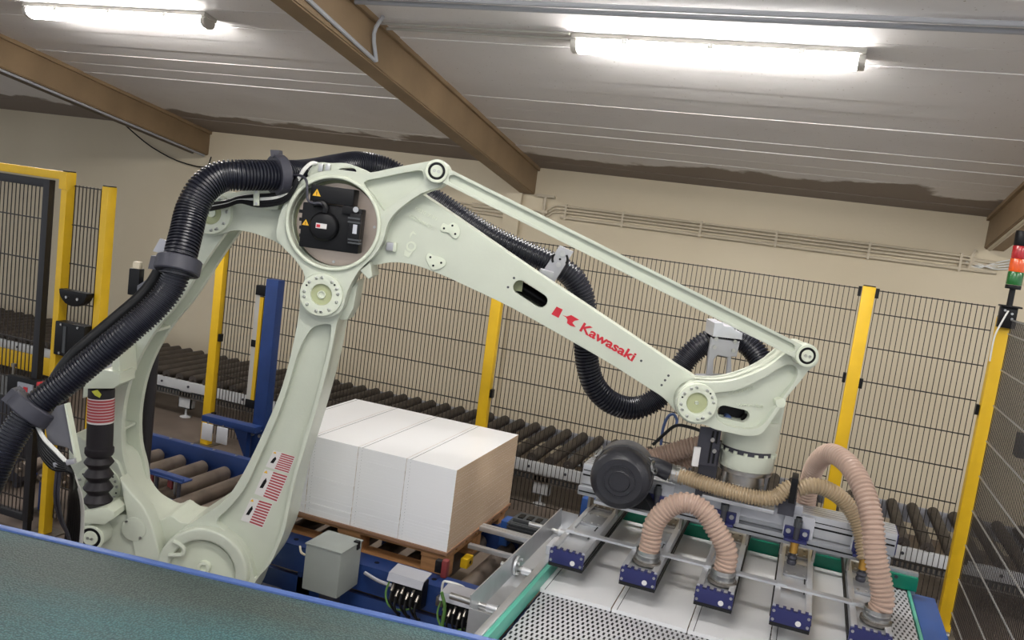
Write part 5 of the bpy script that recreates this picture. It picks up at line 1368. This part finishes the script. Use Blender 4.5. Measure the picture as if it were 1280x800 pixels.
# hoses
TANR = .045
def hose(pts, r, m, name='suction_hose', pitch=None, amp=.006):
    q = MB(); q.corrugated([atY(*p) if not isinstance(p, Vector) else p for p in pts], r, pitch or (.0175 if m == 'tan_hose' else .0135), amp, 20, prof=((0, 1), (.28, 1), (.5, 0), (.75, 0))); return q.build(name, m, grip)
def band(p, d, r):
    q = MB(); q.lathe([(r, -.016), (r + .004, -.016), (r + .004, -.006), (r, -.005), (r, .005), (r + .004, .006), (r + .004, .016), (r, .016)], p, d, 24, cap=False); return q.build('hose_band', 'steel', grip)
b2 = V((gx[1] + .01, 3.53, zt)); b3 = V((gx[2] + .015, 3.53, zt)); b5 = V((gx[4] + .02, 3.53, zt))
def socket(p):
    q = MB(); q.lathe([(.060, 0), (.060, .012), (.047, .014), (.047, .05)], p, ZA, 24); q.build('hose_socket', 'steel_worn', grip)
    band(p + ZA * .022, ZA, .048); band(p + ZA * .04, ZA, .048)
for p in (b2, b3, b5): socket(p)
hose([b2 + ZA * .03, b2 + V((.004, 0, .10)), atY(818, 655, 3.53), atY(834, 636, 3.53), atY(856, 628, 3.53), atY(878, 637, 3.53), atY(894, 660, 3.53), b3 + V((.0, 0, .13)), b3 + ZA * .03], TANR, 'tan_hose')
hose([b5 + ZA * .03, b5 + V((.01, 0, .10)), (1094, 692, 3.55), (1089, 645, 3.60), (1077, 607, 3.68), (1059, 579, 3.79), (1038, 567, 3.92), (1022, 578, 4.05), (1012, 602, 4.14), (1006, 640, 4.22)], TANR, 'tan_hose')
blk = atY(992, 610, 3.93)
hose([po - (po - pi).normalized() * .01, (858, 597, 3.92), (885, 606, 3.90), (915, 615, 3.89), (945, 622, 3.89), (968, 622, 3.90), (982, 612, 3.91), (990, 608, 3.92)], .037, 'olive_hose')
dpo = (po - pi).normalized(); band(po - dpo * .0, dpo, .040); band(po + dpo * .03, dpo, .040)
hose([blk + V((.02, 0, 0)), (1015, 607, 3.94), (1035, 612, 3.96), (1055, 626, 3.98), (1070, 648, 3.98), (1078, 672, 3.96), (1082, 700, 3.92)], .037, 'olive_hose')
hose([(930, 552, 4.30), (900, 553, 4.30), (868, 558, 4.30), (838, 566, 4.29), (812, 575, 4.26), (796, 590, 4.20)], .050, 'tan_hose')
hose([(880, 566, 4.36), (850, 578, 4.36), (815, 572, 4.34), (790, 565, 4.30), (775, 580, 4.22)], .042, 'tan_hose')
q = MB(); q.obox(blk, V((.028, 0, 0)), V((0, .11, 0)), ZA * .115); q.build('hose_plate', 'plastic_black', grip, bevel=.003)
q = MB(); q.box((blk.x - .05, blk.y - .01, BT1), (blk.x + .02, blk.y + .08, blk.z - .05)); q.build('plate_stand', 'dark_steel', grip)
# slotted dark bracket plate beside the wrist, with cables
c = atY(885, 558, 3.86); q = MB(); q.obox(c, V((.09, .035, 0)), V((-.004, .010, 0)), ZA * .175); bp_ = q.build('slotted_plate', 'dark_steel', grip, bevel=.002)
dx_ = V((.09, .035, 0)).normalized(); nf = V((.36, -.93, 0)).normalized()
for sx in (.012, .032):
    q = MB(); q.obox(c + dx_ * sx + nf * .006, dx_ * .009, nf * .003, ZA * .15); q.build('slot', 'plastic_black', bp_)
for sx, sz_ in ((.012, .035), (.028, -.015)):
    p = c + dx_ * sx + ZA * sz_ + nf * .006; q = MB(); q.cyl(p, p + nf * .008, .010, n=10); q.build('bolt', 'steel', bp_)
q = MB(); q.obox(c - dx_ * .05 - ZA * .05 + nf * .012, dx_ * .03, nf * .012, ZA * .09); q.build('white_block', 'label_white', bp_, bevel=.002)
q = MB(); q.box((c.x - .03, c.y + .06, BT1), (c.x + .05, c.y + .09, c.z + .02)); q.box((c.x - .03, c.y + .0, c.z - .01), (c.x + .05, c.y + .09, c.z + .02)); q.build('plate_foot', 'dark_steel', grip)
q = MB(); q.tube([atY(*p) for p in ((816, 556, 4.05), (830, 543, 4.05), (845, 532, 4.02), (862, 534, 3.98), (880, 540, 3.92))], .008, 8); q.build('cable', 'cable_black', grip)
q = MB(); q.tube([atY(*p) for p in ((826, 556, 4.06), (829, 535, 4.06), (835, 521, 4.06), (842, 518, 4.06), (846, 525, 4.06), (845, 533, 4.04))], .007, 8); q.build('cable', 'cable_blue', grip)
# ================================================================== FOREGROUND BELT CONVEYOR
fz = 1.05
ea, eb = atZ(0, 656, fz), atZ(600, 795, fz)
d = V((eb.x - ea.x, eb.y - ea.y, 0)).normalized(); nrm = V((d.y, -d.x, 0))          # nrm points to the viewer
mid = ea.lerp(eb, .45); rz = math.atan2(d.y, d.x)
root = empty('belt_conveyor', (mid.x, mid.y, 0), rz); tag(root, 'teal grey rough-top belt conveyor with blue edge across the foreground', 'conveyor')
M = TR(mid.x, mid.y, 0) @ Matrix.Rotation(rz, 4, 'Z')
q = MB(); q.box((-2.6, -1.02, fz - .030), (2.2, -.018, fz - .006), M=M); q.build('belt', 'belt_teal', root)
for y0_, y1_ in ((-.018, .006), (-1.05, -1.026)):
    q = MB(); q.box((-2.6, y0_, fz - .16), (2.2, y1_, fz), M=M); q.build('side_frame', 'belt_edge_blue', root, bevel=.004)
q = MB(); q.box((-2.6, -1.02, fz - .10), (2.2, -.02, fz - .035), M=M); q.build('belt_bed', 'dark_steel', root)
for x in (-2.2, 0, 2.0):
    for yy in (-.98, -.09):
        q = MB(); q.box((x - .03, yy, 0), (x + .03, yy + .05, fz - .12), M=M); q.build('leg', 'blue_paint', root)
